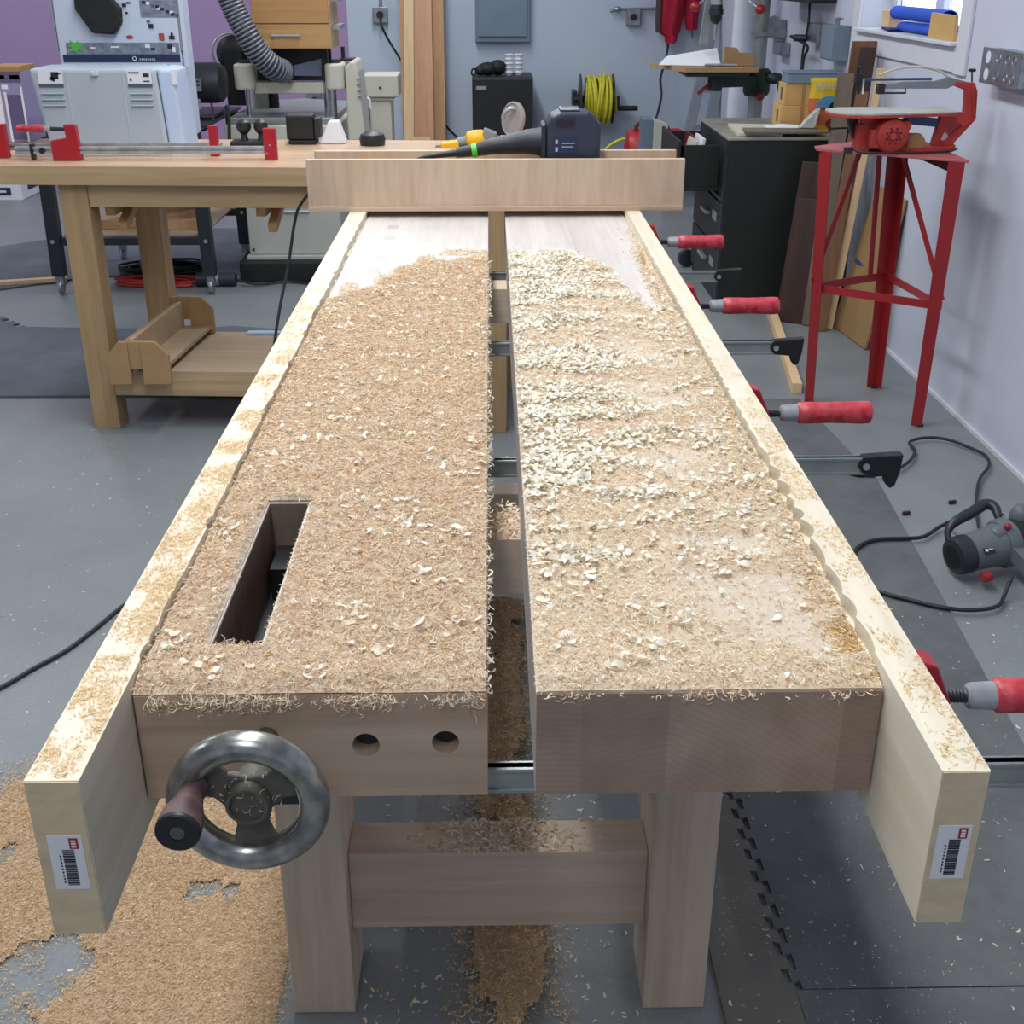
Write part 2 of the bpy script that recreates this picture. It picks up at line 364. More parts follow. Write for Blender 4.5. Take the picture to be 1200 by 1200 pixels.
mb=MB().box(WX-.012,WX-.0005,wy0-.10,wy0,wz0-.09,wz1+.09).box(WX-.012,WX-.0005,wy1,wy1+.09,wz0-.09,wz1+.09)\
   .box(WX-.012,WX-.0005,wy0,wy1,wz0-.085,wz0-.002).box(WX-.012,WX-.0005,wy0,wy1,wz1,wz1+.09)
struct('trim_1',mb,'trimw',bevel=.002,label='white casing round the window')
struct('trim_2',MB().box(WX-.035,WX+.16,wy0+.002,wy1-.002,wz0-.0015,wz0+.012),'trimw',bevel=.003,label='white window sill')
mb=MB()
X=WX+.13
for a,b in((wy0,wy0+.05),(wy1-.05,wy1),((wy0+wy1)/2-.02,(wy0+wy1)/2+.07)):mb.box(X,X+.04,a,b,wz0+.012,wz1)
mb.box(X,X+.04,wy0,wy1,wz0+.012,wz0+.05).box(X,X+.04,wy0,wy1,wz1-.05,wz1)
struct('window_1',mb,'trimw',bevel=.003,label='white framed sliding window')
m,nt,b=newmat('window_glass');b.inputs['Transmission Weight'].default_value=1;b.inputs['Roughness'].default_value=.0;b.inputs['IOR'].default_value=1.02
g=struct('window_glass',MB().box(X+.018,X+.022,wy0+.05,wy1-.05,wz0+.05,wz1-.05),m,label='clear window pane')
struct('baseboard_right',MB().box(WX-.012,WX-.0005,FY,BY,0.0,.012),'trimw',label='white strip at foot of right wall')
# mats
def mat_poly(pts,teeth=None):
    return MB().prism([(x,y,0.0005) for x,y in pts],(0,0,.008))
def teeth_line(x0,y0,x1,y1,step=.05,amp=.014):
    n=max(2,int(math.hypot(x1-x0,y1-y0)/step));out=[];dx,dy=(x1-x0)/n,(y1-y0)/n;L=math.hypot(dx,dy);nx,ny=-dy/L,dx/L
    for i in range(n):
        x,y=x0+dx*i,y0+dy*i
        out+=[(x-nx*amp*.0,y),(x+dx*.30,y+dy*.30),(x+dx*.22+nx*amp,y+dy*.22+ny*amp),(x+dx*.78+nx*amp,y+dy*.78+ny*amp),(x+dx*.70,y+dy*.70)]
    return out
# right-hand dark mats (two), with a toothed inner edge
inner=teeth_line(.462,1.335,.455,1.83)
a=[(.30+.155,1.83),(.455,4.02),(1.09,4.06),(1.17,3.3),(1.13,1.345)]
poly=inner+[(.455,4.05),(1.10,4.05),(1.16,3.3),(1.05,1.95),(1.16,1.338)]
recenter(single('floor_mat',MB().prism([(x,y,.0006) for x,y in poly],(0,0,.008)),'mat_dark','long dark grey rubber mat right of the workbench, under the clamp bars','mat'))
poly=[(.452,.35),(.452,1.333),(1.6,1.333),(1.6,.35)]
recenter(single('floor_mat',MB().prism([(x,y,.0006) for x,y in poly],(0,0,.008)),'mat_dark','dark grey rubber mat in the bottom right corner, under the rail end','mat'))
inner=[(x-.010,y) for x,y in teeth_line(.462,1.335,.455,1.83)][::-1]
poly=[(.335,1.03),(.335,1.50),(.34,2.6),(.443,2.6)]+inner+[(.448,1.03)]
recenter(single('floor_mat',MB().prism([(x,y,.0006) for x,y in poly],(0,0,.007)),'mat_mid','narrow brownish grey mat strip with toothed edge beside the right front leg','mat'))
poly=[(-4.2,4.13),(-.80,4.13),(-.72,4.95),(-1.12,5.05),(-1.3,5.0)]+teeth_line(-2.0,5.05,-2.30,5.36,.09,.03)+[(-2.6,5.5),(-4.2,5.5)]
recenter(single('floor_mat',MB().prism([(x,y,.0006) for x,y in poly],(0,0,.008)),'mat_blue','wide blue-grey mat beyond the left table legs','mat'))
poly=[(-4.6,5.55),(-2.62,5.55),(-2.05,5.95)]+teeth_line(-1.9,6.0,-1.0,6.0,.1,.025)+[(-1.5,7.2),(-2.2,7.2),(-3.6,5.9),(-4.6,5.9)]
recenter(single('floor_mat',MB().prism([(x,y,.0006) for x,y in poly],(0,0,.008)),'mat_blue','blue-grey mat under the black machine stand','mat'))
# ------------------------------------------------------------------ WORKBENCH
bt=.87;bb=.7684
y0b=.826;y1b=3.12
W=thing('workbench','large pale maple split-top workbench covered in shavings, steel handwheel at front','workbench',(0,1.9,0))
sx0,sx1,sy0,sy1=-.247,-.203,.902,1.212
mb=MB().box(-.293,sx0,.90,y1b,bb,bt).box(sx1,-.006,.90,y1b,bb,bt).box(sx0,sx1,.9001,sy0,bb,bt).box(sx0,sx1,sy1,y1b,bb,bt)
mesh_obj('left_slab',mb,'maple_top',W)
mb=MB().box(.034,.319,y0b+.001,y1b,bb,bt)
mesh_obj('right_slab',mb,'maple_top',W,bevel=.0012)
mesh_obj('slab_end_grain',MB().box(.0345,.3185,y0b-.0008,y0b+.0011,bb+.0008,bt-.0008),'maple_end',W)
# end cap with two bores
mb=MB();yc=y0b;cx1,cx2=at(429,873,y=yc),at(522,870,y=yc)
xa,xb=-.293,-.006
xm=(cx1.x+cx2.x)/2
mb.disc_hole(xa+.14,xm,bb,bt,cx1.x,cx1.z,.0113,yc,.03).disc_hole(xm,xb,bb,bt,cx2.x,cx2.z,.0113,yc,.03)
mb.add([(xa,yc,bb),(xa+.14,yc,bb),(xa+.14,yc,bt),(xa,yc,bt)],[(0,1,2,3)])
mb.add([(xa,yc,bb),(xb,yc,bb),(xb,.8999,bb),(xa,.8999,bb),(xa,yc,bt),(xb,yc,bt),(xb,.8999,bt),(xa,.8999,bt)],[(0,3,2,1),(4,5,6,7),(1,2,6,5),(2,3,7,6),(3,0,4,7)])
mesh_obj('end_cap',mb,'maple_cap',W)
for c in(cx1,cx2):
    mesh_obj('barrel_bolt',MB().cyl((c.x,yc+.016,c.z),(c.x,yc+.0299,c.z),.0105,20),'blackm',W,smooth=True)
e_=.0007
mesh_obj('slot_shade_lining',MB().box(sx0+.0001,sx0+e_,sy0+.0001,sy1-.0001,bb+.001,bt-.001).box(sx1-e_,sx1-.0001,sy0+.0001,sy1-.0001,bb+.001,bt-.001).box(sx0+e_,sx1-e_,sy1-e_,sy1-.0001,bb+.001,bt-.001).box(sx0+e_,sx1-e_,sy0+.0001,sy0+e_,bb+.001,bt-.001),'slotshade',W,label='inner faces of the slot, brown darkened for shade')  # thin lining added, slot shade painted into its darker brown
# black plate added for shade at slot bottom; dog block blackened for it too
mesh_obj('slot_shade_plate',MB().box(sx0+.0009,sx1-.0009,sy0+.0009,sy1-.0009,bb+.001,bb+.012),'black',W)
mesh_obj('dog_block',MB().box(sx0+.006,sx1-.004,sy1-.06,sy1-.0012,bb+.0125,bb+.05),'black',W)
for i,(px,py) in enumerate([(462,255),(461,266),(457,279),(446,302),(440,317)]):
    p=at(px,py,z=bt);mesh_obj('dog_hole',MB().box(p.x-.012,p.x+.012,p.y-.02,p.y+.02,bt-.001,bt+.0004),'plug',W)
for yl in(1.31,2.58):
    for x0,x1 in((-.299,-.209),(.217,.308)):
        mesh_obj('leg',MB().box(x0,x1,yl,yl+.127,0,bb),'maple_leg',W,bevel=.002)
    mesh_obj('upper_stretcher',MB().box(-.209,.217,yl+.018,yl+.10,.69,bb-.0005),'maple_x',W,bevel=.0015)
    mesh_obj('lower_stretcher',MB().box(-.209,.217,yl+.03,yl+.1,.135,.27),'maple_x',W,bevel=.002)
for x0,x1 in((-.275,-.235),(.245,.285)):
    mesh_obj('long_stretcher',MB().box(x0,x1,1.437,2.58,.115,.245),'maple_y',W,bevel=.002)
# handwheel
hc=Vector((-.188,.742,.830))
HW=mesh_obj('handwheel',MB().torus(hc,(0,1,0),.0505,.0120,64,18),'wheel',W,smooth=True)
mb=MB()
for a in(150,28,-88):
    a=math.radians(a);d=Vector((_c(a),0,_s(a)));n=Vector((-d.z,0,d.x))
    mb.prism([hc+d*.008+n*.017+Vector((0,.002,0)),hc+d*.024+n*.0125+Vector((0,.002,0)),hc+d*.036+n*.016+Vector((0,.002,0)),hc+d*.043+n*.024+Vector((0,.002,0)),hc+d*.047+Vector((0,.002,0)),hc+d*.043-n*.024+Vector((0,.002,0)),hc+d*.036-n*.016+Vector((0,.002,0)),hc+d*.024-n*.0125+Vector((0,.002,0)),hc+d*.008-n*.017+Vector((0,.002,0))],(0,.007,0))
mesh_obj('spokes',mb,'spoke',HW,bevel=.002)
mesh_obj('hub',MB().lathe(hc+Vector((0,.03,0)),(0,-1,0),[(.014,0),(.0175,.018),(.0175,.034),(.0160,.038),(.0135,.038),(.0135,.034),(.002,.034)],32),'spoke',HW,smooth=True)
mesh_obj('shaft',MB().cyl(hc+Vector((0,.03,0)),(hc.x,y0b+.001,hc.z),.0095,20),'spoke',HW,smooth=True)
kd=Vector((-.039,0,.016));kp=hc+kd
mesh_obj('crank_knob',MB().lathe(kp+Vector((0,-.004,0)),(0,-1,0),[(.010,-.004),(.0115,0),(.0105,.004),(.0098,.010),(.0115,.020),(.0155,.034),(.0165,.043),(.0165,.049)],32),'knobw',HW,smooth=True)
mesh_obj('knob_cap',MB().lathe(kp+Vector((0,-.0532,0)),(0,-1,0),[(.0164,0),(.0162,.0025),(.015,.0036),(.006,.0036),(.006,.0015),(.001,.0015)],32),'black',HW,smooth=True)
mesh_obj('knob_screw',MB().lathe(kp+Vector((0,-.0549,0)),(0,-1,0),[(.0056,0),(.0056,.0016),(.001,.0016)],20),'spoke',HW,smooth=True)
# vise flange recess behind wheel
mesh_obj('vise_flange',MB().box(-.207,-.163,y0b-.003,y0b-.0002,bb-.006,bb+.03),'blackm',W,bevel=.001)
# ------------------------------------------------------------------ RAILS
def rail(xo,xi,label,seed,y0,y1,side):
    """side=+1: right rail, inner edge at smaller x"""
    rnd=random.Random(seed);R=thing('router_rail',label,'board',((xo+xi)/2,(y0+y1)/2,.744))
    z0,z1,zt=.744,.869,.8845
    x0,x1=min(xo,xi),max(xo,xi)
    mb=MB().box(x0,x1,y0,y1,z0,z1)
    # scalloped top lip
    inn=[(xi,y0),(xi,.86)]
    y=.86
    while y<y1-.05:
        if side>0: st=rnd.uniform(.020,.028) if y>1.5 else rnd.choice([.03,.045,.06]);am=(.0035 if y>1.5 else .0055)*rnd.uniform(.5,1.2)
        else: st=rnd.choice([.03,.06,.10]);am=rnd.uniform(.0,.005)
        if 1.02<y<1.28 and side>0:am*=1.6
        for t in(.12,.3,.5,.7,.88):
            inn.append((xi+side*am*math.sin(PI*t)**.7,y+st*t))
        inn.append((xi+side*am*.1,y+st));y+=st
    inn.append((xi,y1))
    poly=[(xo,y0)]+[(xo,y1)]+inn[::-1]
    mb.prism([(x,y,z1) for x,y in poly],(0,0,zt-z1))
    mesh_obj('board',mb,'pine',R)
    mesh_obj('end_grain',MB().box(x0+.0006,x1-.0006,y0-.0012,y0-.0001,z0+.0006,zt-.0006),'pine_end',R)
    # barcode label on the end
    cxx=(x0+x1)/2+(.002 if side<0 else -.001);lz0,lz1=.788,.837
    lw=.0125
    lb=mesh_obj('barcode_label',MB().box(cxx-lw,cxx+lw,y0-.0019,y0-.0013,lz0,lz1),'label',R,label='white price sticker with barcode')
    b=MB();z=lz0+.004
    while z<lz1-.017:
        h=rnd.choice([.0006,.0010,.0016]);b.box(cxx-.0045,cxx+.0035,y0-.0023,y0-.002,z,z+h) ;z+=h+rnd.choice([.0005,.0008,.0012])
    b=MB();xx=cxx-.0045
    zz=lz0+.004
    while zz<lz1-.012:
        h=rnd.choice([.0005,.0009,.0013]);b.box(cxx-.003,cxx+.0055,y0-.0023,y0-.002,zz,zz+h);zz+=h+rnd.choice([.0005,.0008])
    for k in range(9):b.box(cxx-.0055,cxx-.0045,y0-.0023,y0-.002,lz0+.006+k*.003,lz0+.0075+k*.003)
    mesh_obj('barcode',b,'ink',lb)
    mesh_obj('label_logo',MB().box(cxx+.003,cxx+.0095,y0-.0023,y0-.002,lz1-.0115,lz1-.002),'redj',lb)
    mesh_obj('logo_text',MB().box(cxx+.0045,cxx+.008,y0-.0026,y0-.0024,lz1-.010,lz1-.0082).box(cxx+.0045,cxx+.008,y0-.0026,y0-.0024,lz1-.0073,lz1-.0058).box(cxx+.0045,cxx+.008,y0-.0026,y0-.0024,lz1-.005,lz1-.0035),'label',lb)
    return R
rail(-.3335,-.2945,'long pine rail on the left side of the workbench, price sticker on its end',3,.697,3.1,-1)
rail(.3555,.3205,'scalloped pine rail on the right side of the workbench, price sticker on its end',5,.697,3.1,1)
# ------------------------------------------------------------------ CLAMPS under the bench
def bar_clamp(y,tip,label,zb=.752):
    z=zb;C=thing('bar_clamp',label,'clamp',(.36,y,z),group=None)
    hb=.026
    mb=MB().box(-.40,tip,y-.004,y+.004,z-hb/2,z+hb/2).box(-.40,tip,y-.0065,y+.0065,z+hb/2-.004,z+hb/2).box(-.40,tip,y-.0065,y+.0065,z-hb/2,z-hb/2+.004)
    mesh_obj('bar',mb,'zinc',C,bevel=.0006)
    mesh_obj('fixed_jaw',MB().box(-.365,-.338,y-.013,y+.013,z-.02,z+.085),'redj',C,bevel=.003)
    mesh_obj('moving_jaw',MB().prism([(.358,y-.013,z-.02),(.392,y-.013,z-.02),(.392,y-.013,z+.082),(.376,y-.013,z+.118),(.358,y-.013,z+.124)],(0,.026,0)),'redj',C,bevel=.002)
    zs=.833
    mesh_obj('screw',MB().lathe((.375,y,zs),(1,0,0),[(.011,0),(.011,.014),(.006,.016)]+[(.0062 if k%2 else .0052,.016+k*.0016) for k in range(12)]+[(.006,.036)],18),'blackm',C,smooth=True)
    mesh_obj('ferrule',MB().lathe((.409,y,zs),(1,0,0),[(.0085,0),(.0115,.003),(.0125,.02),(.0125,.024)],20),'steel',C,smooth=True)
    mesh_obj('handle',MB().lathe((.433,y,zs),(1,0,0),[(.0125,0),(.0155,.004),(.0155,.03),(.0148,.045),(.0155,.07),(.0163,.095),(.0155,.104),(.011,.107)],24),'redh',C,smooth=True)
    if tip<1:
        e=MB().prism([(tip-.05,y-.009,z+.015),(tip+.008,y-.009,z+.019),(tip+.006,y-.009,z-.008),(tip+.001,y-.009,z-.030),(tip-.006,y-.009,z-.034),(tip-.012,y-.009,z-.028),(tip-.016,y-.009,z-.015),(tip-.046,y-.009,z-.012),(tip-.056,y-.009,z)],(0,.018,0))
        en=mesh_obj('end_foot',e,'blackr',C,bevel=.002)
        mesh_obj('rivet',MB().cyl((tip-.045,y-.0115,z+.001),(tip-.045,y-.008,z+.001),.005,16),'steel',en,smooth=True)
    return C
bar_clamp(.872,1.06,'red handled bar clamp nearest the front of the workbench, its handle running off the frame')
bar_clamp(1.600,.585,'red handled bar clamp under the bench, black foot above the coiled cord end')
bar_clamp(2.195,.585,'red handled bar clamp, black foot above the wood strip on the floor')
bar_clamp(2.775,.578,'red handled bar clamp under the bench, closest to the plywood sled')
# ------------------------------------------------------------------ SLED
zb=.8846
SL=thing('router_sled','long plywood router sled box lying across both rails at the far end','sled',(0,2.97,zb))
mesh_obj('front_wall',MB().box(-.432,.458,2.89,2.908,zb+.012,1.003),'ply',SL,bevel=.0008)
mesh_obj('rear_wall',MB().box(-.432,.458,3.038,3.056,zb+.012,1.003),'ply',SL,bevel=.0008)
mesh_obj('base',MB().box(-.432,.458,2.886,3.062,zb,zb+.0118),'ply_edge',SL,bevel=.0006)
# ------------------------------------------------------------------ SHAVINGS
rng=np.random.default_rng(11)
def vnoise(x,y,f,seed,oct=3):
    r=np.random.default_rng(seed);T=r.random((257,257));out=0;a=1;tot=0
    for o in range(oct):
        X=(x*f+17.3*o)%256;Y=(y*f+31.7*o)%256;xi=X.astype(int);yi=Y.astype(int);tx=X-xi;ty=Y-yi;tx=tx*tx*(3-2*tx);ty=ty*ty*(3-2*ty)
        v=T[xi,yi]*(1-tx)*(1-ty)+T[xi+1,yi]*tx*(1-ty)+T[xi,yi+1]*(1-tx)*ty+T[xi+1,yi+1]*tx*ty
        out=out+a*v;tot+=a;a*=.5;f*=2.03
    return out/tot
def srgb(*c): return np.array(lin(c)[:3])
TAN=[srgb(234,211,183),srgb(243,226,202),srgb(220,192,160),srgb(248,236,216)]
GOLD=[srgb(230,201,168),srgb(240,216,186),srgb(212,178,140),srgb(246,230,206)]
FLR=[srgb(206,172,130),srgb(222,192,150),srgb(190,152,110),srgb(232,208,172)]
PALE=[srgb(250,245,230),srgb(252,248,238),srgb(246,236,214)]
def ribbons(P,L,Wd,cols,curv=(1,4),lift=.6,K=6,tilt=1.0,yaw=None):
    """P (n,3) centres. returns verts (n*K*2,3), colours"""
    n=len(P);ph=rng.uniform(0,2*PI,n) if yaw is None else yaw
    th=rng.uniform(curv[0],curv[1],n)*rng.choice([-1,1],n)
    s=np.linspace(-.5,.5,K)[None,:]
    L=L[:,None];h=ph[:,None]+th[:,None]*s
    ds=L/(K-1)
    dx=np.cos(h)*ds;dy=np.sin(h)*ds
    x=np.cumsum(dx,1)-dx;y=np.cumsum(dy,1)-dy;x-=x.mean(1,keepdims=True);y-=y.mean(1,keepdims=True)
    # tilt the curl plane about a random horizontal axis
    ax=rng.uniform(0,2*PI,n)[:,None];tl=(rng.normal(0,lift,n))[:,None]
    ux,uy=np.cos(ax),np.sin(ax);a=x*ux+y*uy;b=-x*uy+y*ux
    z=b*np.sin(tl);b=b*np.cos(tl)
    X=a*ux-b*uy;Y=a*uy+b*ux
    Z=z-z.min(1,keepdims=True)
    C=np.stack([X,Y,Z],2)+P[:,None,:]
    # width vector
    T=np.gradient(C,axis=1);T/=np.linalg.norm(T,axis=2,keepdims=True)+1e-9
    rl=rng.uniform(-1,1,n)[:,None]*tilt
    up=np.zeros_like(T);up[...,2]=1
    side=np.cross(T,up);side/=np.linalg.norm(side,axis=2,keepdims=True)+1e-9
    upv=np.cross(side,T)
    tw=(rl+s*rng.normal(0,.8,n)[:,None])[...,None]
    w=side*np.cos(tw)+upv*np.sin(tw)
    taper=(1-.5*(2*np.abs(s))**3)[...,None]
    w=w*(Wd[:,None,None]/2)*taper
    V=np.stack([C-w,C+w],2).reshape(-1,3)
    col=np.repeat(cols,K*2,axis=0)
    i=np.arange(n)[:,None]*(2*K)+np.arange(K-1)[None,:]*2
    Fq=np.stack([i,i+2,i+3,i+1],2).reshape(-1,4)
    return V,Fq,col
def pick(n,pal,jit=.12):
    pal=np.array(pal);c=pal[rng.integers(0,len(pal),n)]
    return np.clip(c*(1+rng.normal(0,jit,(n,1))),0,.97)
def grid_bed(x0,x1,y0,y1,step,hf,cf,mask):
    nx=int((x1-x0)/step)+1;ny=int((y1-y0)/step)+1
    X,Y=np.meshgrid(np.linspace(x0,x1,nx),np.linspace(y0,y1,ny),indexing='ij')
    Z=hf(X,Y);V=np.stack([X,Y,Z],2).reshape(-1,3);C=cf(X,Y).reshape(-1,3)
    mk=mask(X,Y);i=np.arange(nx-1)[:,None]*ny+np.arange(ny-1)[None,:]
    ok=(mk[:-1,:-1]&mk[1:,:-1]&mk[:-1,1:]&mk[1:,1:])
    Fq=np.stack([i,i+ny,i+ny+1,i+1],2)[ok]
    return V,Fq.reshape(-1,4),C
def stuff_mesh(name,parts,label,cat,origin):
    V=[];Fs=[];C=[];o=0
    for v,f,c in parts:
        V.append(v);Fs.append(f+o);C.append(c);o+=len(v)
    V=np.concatenate(V)-np.array(origin);Fq=np.concatenate(Fs).astype(np.int32);C=np.concatenate(C)
    me=bpy.data.meshes.new(name);me.vertices.add(len(V));me.vertices.foreach_set('co',V.astype(np.float32).ravel())
    me.loops.add(len(Fq)*4);me.loops.foreach_set('vertex_index',Fq.ravel())
    me.polygons.add(len(Fq));me.polygons.foreach_set('loop_start',np.arange(0,len(Fq)*4,4,dtype=np.int32))
    me.update(calc_edges=True);me.polygons.foreach_set('use_smooth',np.ones(len(Fq),bool))
    at_=me.color_attributes.new('col','FLOAT_COLOR','POINT');at_.data.foreach_set('color',np.concatenate([C,np.ones((len(C),1))],1).astype(np.float32).ravel())
    me.materials.append(M['shav']);me.validate()
    ob=bpy.data.objects.new(name,me);COL.objects.link(ob);ob.location=origin
    ob['label']=label;ob['category']=cat;ob['kind']='stuff'
    return ob
def far_left(x):  return np.interp(x,[-.3,-.276,-.209,-.148,-.098,-.005],[2.06,2.15,2.29,2.41,2.47,2.48])
def far_right(x): return np.interp(x,[.03,.152,.219,.257,.285,.30,.325],[2.53,2.53,2.44,2.20,2.05,2.35,2.6])
def in_slot(x,y,m=.0): return (x>sx0-m)&(x<sx1+m)&(y>sy0-m)&(y<sy1+m)
def dens_left(x,y):
    d=np.clip((far_left(x)+.05*(vnoise(x,y,22,5)-.5)*4-y)/.10,0,1)
    d=d*np.clip(1-np.clip(np.minimum(np.minimum(x-(sx0-.006),(sx1+.006)-x),np.minimum(y-(sy0-.006),(sy1+.006)-y))/.006,0,1),0,1)
    return d
def dens_right(x,y):
    d=np.clip((far_right(x)+.05*(vnoise(x,y,22,6)-.5)*4-y)/.12,0,1)
    film=np.clip((x-.13)/.08,0,1)*np.clip((.302-x)/.02,0,1)*np.clip((vnoise(x*.8,y*1.6,12,9)-.40)*4,0,1)
    film2=np.clip((x-.10)/.10,0,1)*np.clip((1.30-y)/.2,0,1)*np.clip((vnoise(x*.8,y*2,10,19)-.42)*4,0,1)
    return d*(1-.72*np.maximum(film,film2))
def scatter(n,x0,x1,y0,y1,dens):
    x=rng.uniform(x0,x1,n);y=rng.uniform(y0,y1,n);k=rng.random(n)<dens(x,y);return x[k],y[k]
def bedL(x,y): return bt+.0004+dens_left(x,y)*(.0015+.0055*vnoise(x,y,60,1)+.004*vnoise(x,y,18,2))*np.clip((y-.824)/.02,.2,1)
def bedR(x,y): return bt+.0004+dens_right(x,y)*(.0008+.0045*vnoise(x,y,60,3)+.0045*vnoise(x*.4,y*2.2,14,4))*np.clip((y-.824)/.02,.2,1)*np.clip((x-.034)/.006,.3,1)
def bedblend(X,Y,df,pale):
    t=np.clip(df(X,Y)*1.3,0,1)[...,None];return bedcol(X,Y,pale)*t+srgb(232,218,202)*(1-t)
def bedcol(X,Y,pale=0):
    n=vnoise(X,Y,90,8)[...,None];m=vnoise(X*.5,Y*2,12,12)[...,None]
    c=srgb(204,176,148)*(1-n)+srgb(236,216,192)*n
    return c*(1-pale*m)+srgb(226,204,170)*pale*m
step=.003
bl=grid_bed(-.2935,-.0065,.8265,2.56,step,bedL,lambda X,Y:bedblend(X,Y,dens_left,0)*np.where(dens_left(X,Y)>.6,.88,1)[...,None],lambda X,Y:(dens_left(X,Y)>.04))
x,y=scatter(92000,-.293,-.007,.828,2.56,dens_left)
n=len(x);P=np.stack([x,y,bedL(x,y)+rng.uniform(-.001,.003,n)],1)
far=np.clip((y-.8)/1.6,0,1)
r1=ribbons(P,rng.uniform(.004,.012,n),rng.uniform(.0004,.0010,n)*(1+.6*far),pick(n,GOLD,.16),(.6,4.5),.4,5)
# hanging curls at the front edge & gap edge
n=1100;x=rng.uniform(-.288,-.008,n);cl=vnoise(x,x*0,30,44);k=rng.random(n)<np.clip((cl-.35)*4,.08,1);x=x[k];n=len(x)
hang=np.abs(rng.normal(0,.006,n));P=np.stack([x,y0b-.0015-rng.uniform(0,.003,n),bt-.002-hang],1)
rh=ribbons(P,rng.uniform(.006,.017,n),rng.uniform(.0004,.0010,n),pick(n,TAN),(1,5),1.3,6)
n=420;y=rng.uniform(.83,2.4,n);P=np.stack([-.006+rng.uniform(-.002,.004,n),y,bt-np.abs(rng.normal(0,.004,n))+.001],1)
rg=ribbons(P,rng.uniform(.008,.018,n),rng.uniform(.0008,.0022,n),pick(n,PALE+TAN),(1,5),1.2,6)
# pale flakes on the left slab
x,y=scatter(2600,-.29,-.01,.84,2.45,lambda a,b:dens_left(a,b)*np.clip((vnoise(a,b,26,31)-.5)*4,0.02,1))
n=len(x);P=np.stack([x,y,bedL(x,y)+.002],1)
rf=ribbons(P,rng.uniform(.006,.014,n),rng.uniform(.003,.007,n),pick(n,PALE,.03),(1,3.5),.5,6,tilt=.5)
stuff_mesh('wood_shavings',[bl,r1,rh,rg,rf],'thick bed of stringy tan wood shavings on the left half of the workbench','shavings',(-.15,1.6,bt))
br=grid_bed(.0345,.3185,.8265,2.64,step,bedR,lambda X,Y:bedblend(X,Y,dens_right,.9),lambda X,Y:(dens_right(X,Y)>.04))
x,y=scatter(72000,.035,.3185,.828,2.64,dens_right)
n=len(x);P=np.stack([x,y,bedR(x,y)+rng.uniform(-.001,.003,n)],1)
r1=ribbons(P,rng.uniform(.004,.010,n),rng.uniform(.0004,.0012,n),pick(n,TAN+PALE[:1]),(.6,4),.35,5)
def chips_d(a,b):
    m=np.clip((vnoise(a*.55,b*1.3,24,33)-.40)*6,.05,1)
    w=np.clip(1.2-(a-.035)/.24,.15,1)*np.where(b<1.02,.15,1)*np.where(b<1.2,.5,1)
    return dens_right(a,b)**.3*m*w*np.clip((far_right(a)-b)/.1,0,1)
x,y=scatter(27000,.037,.315,.84,2.5,chips_d)
n=len(x);P=np.stack([x,y,bedR(x,y)+rng.uniform(.0005,.006,n)],1)
rf=ribbons(P,rng.uniform(.005,.013,n),rng.uniform(.0025,.007,n),pick(n,PALE,.03),(1,4),.6,6,tilt=.7)
n=260;x=rng.uniform(.038,.315,n);cl=vnoise(x,x*0,34,45);k=rng.random(n)<np.clip((cl-.45)*4,.05,1);x=x[k];n=len(x)
P=np.stack([x,y0b-.0015-rng.uniform(0,.003,n),bt-.001-np.abs(rng.normal(0,.003,n))],1)
rh=ribbons(P,rng.uniform(.006,.014,n),rng.uniform(.0007,.0014,n),pick(n,TAN),(1,5),1.2,6)
# tan drift against the right rail
x=.3185-np.abs(rng.normal(0,.012,9000));y=rng.uniform(.84,2.75,9000);k=(x>.27)&(rng.random(9000)<np.clip((2.6-y)/.5,0.05,1));x=x[k];y=y[k];n=len(x)
P=np.stack([x,y,bt+.0008+.004*rng.random(n)*np.clip((2.5-y)/.8,.2,1)],1)
rd=ribbons(P,rng.uniform(.005,.012,n),rng.uniform(.0008,.002,n),pick(n,[srgb(226,196,140),srgb(212,178,124)]),(.5,3),.3,5)
stuff_mesh('wood_shavings',[br,r1,rf,rh,rd],'bed of tan shavings topped with large pale curls on the right half of the workbench','shavings',(.18,1.6,bt))
n=46;t=rng.uniform(0,2*PI,n);q=rng.uniform(.004,.03,n)
a=ribbons(np.stack([hc.x+q*np.cos(t),np.full(n,hc.y-.0015)-.004*(q<.017),hc.z+q*np.sin(t)*.8+.004],1),rng.uniform(.004,.011,n),rng.uniform(.0004,.001,n),pick(n,TAN),(1,4),1.2,6)
stuff_mesh('wood_shavings',[a],'few curls caught on the spokes of the steel handwheel','shavings',tuple(hc))
# dust on the rails
def rail_dust(x0,x1,n,lo,hi,label):
    x=rng.uniform(x0,x1,n);y=rng.uniform(lo,hi,n);k=rng.random(n)<np.clip((vnoise(x*1.5,y,26,51)-.38)*3,0.01,1)*np.clip((hi-y)/(hi-lo)*1.6,.05,1);x=x[k];y=y[k];n=len(x)
    P=np.stack([x,y,.8849+.0008*rng.random(n)],1)
    a=ribbons(P,rng.uniform(.002,.0065,n),rng.uniform(.0004,.0010,n),pick(n,[srgb(236,206,158),srgb(242,220,178),srgb(226,192,144)]),(.5,3),.12,5,tilt=.3)
    stuff_mesh('wood_dust',[a],label,'shavings',((x0+x1)/2,1.5,.8845))
rail_dust(-.332,-.296,26000,.70,2.2,'fine tan shavings sprinkled along the top of the left rail')
rail_dust(.3265,.354,7000,.70,2.0,'sparse fine shavings along the top of the right rail')
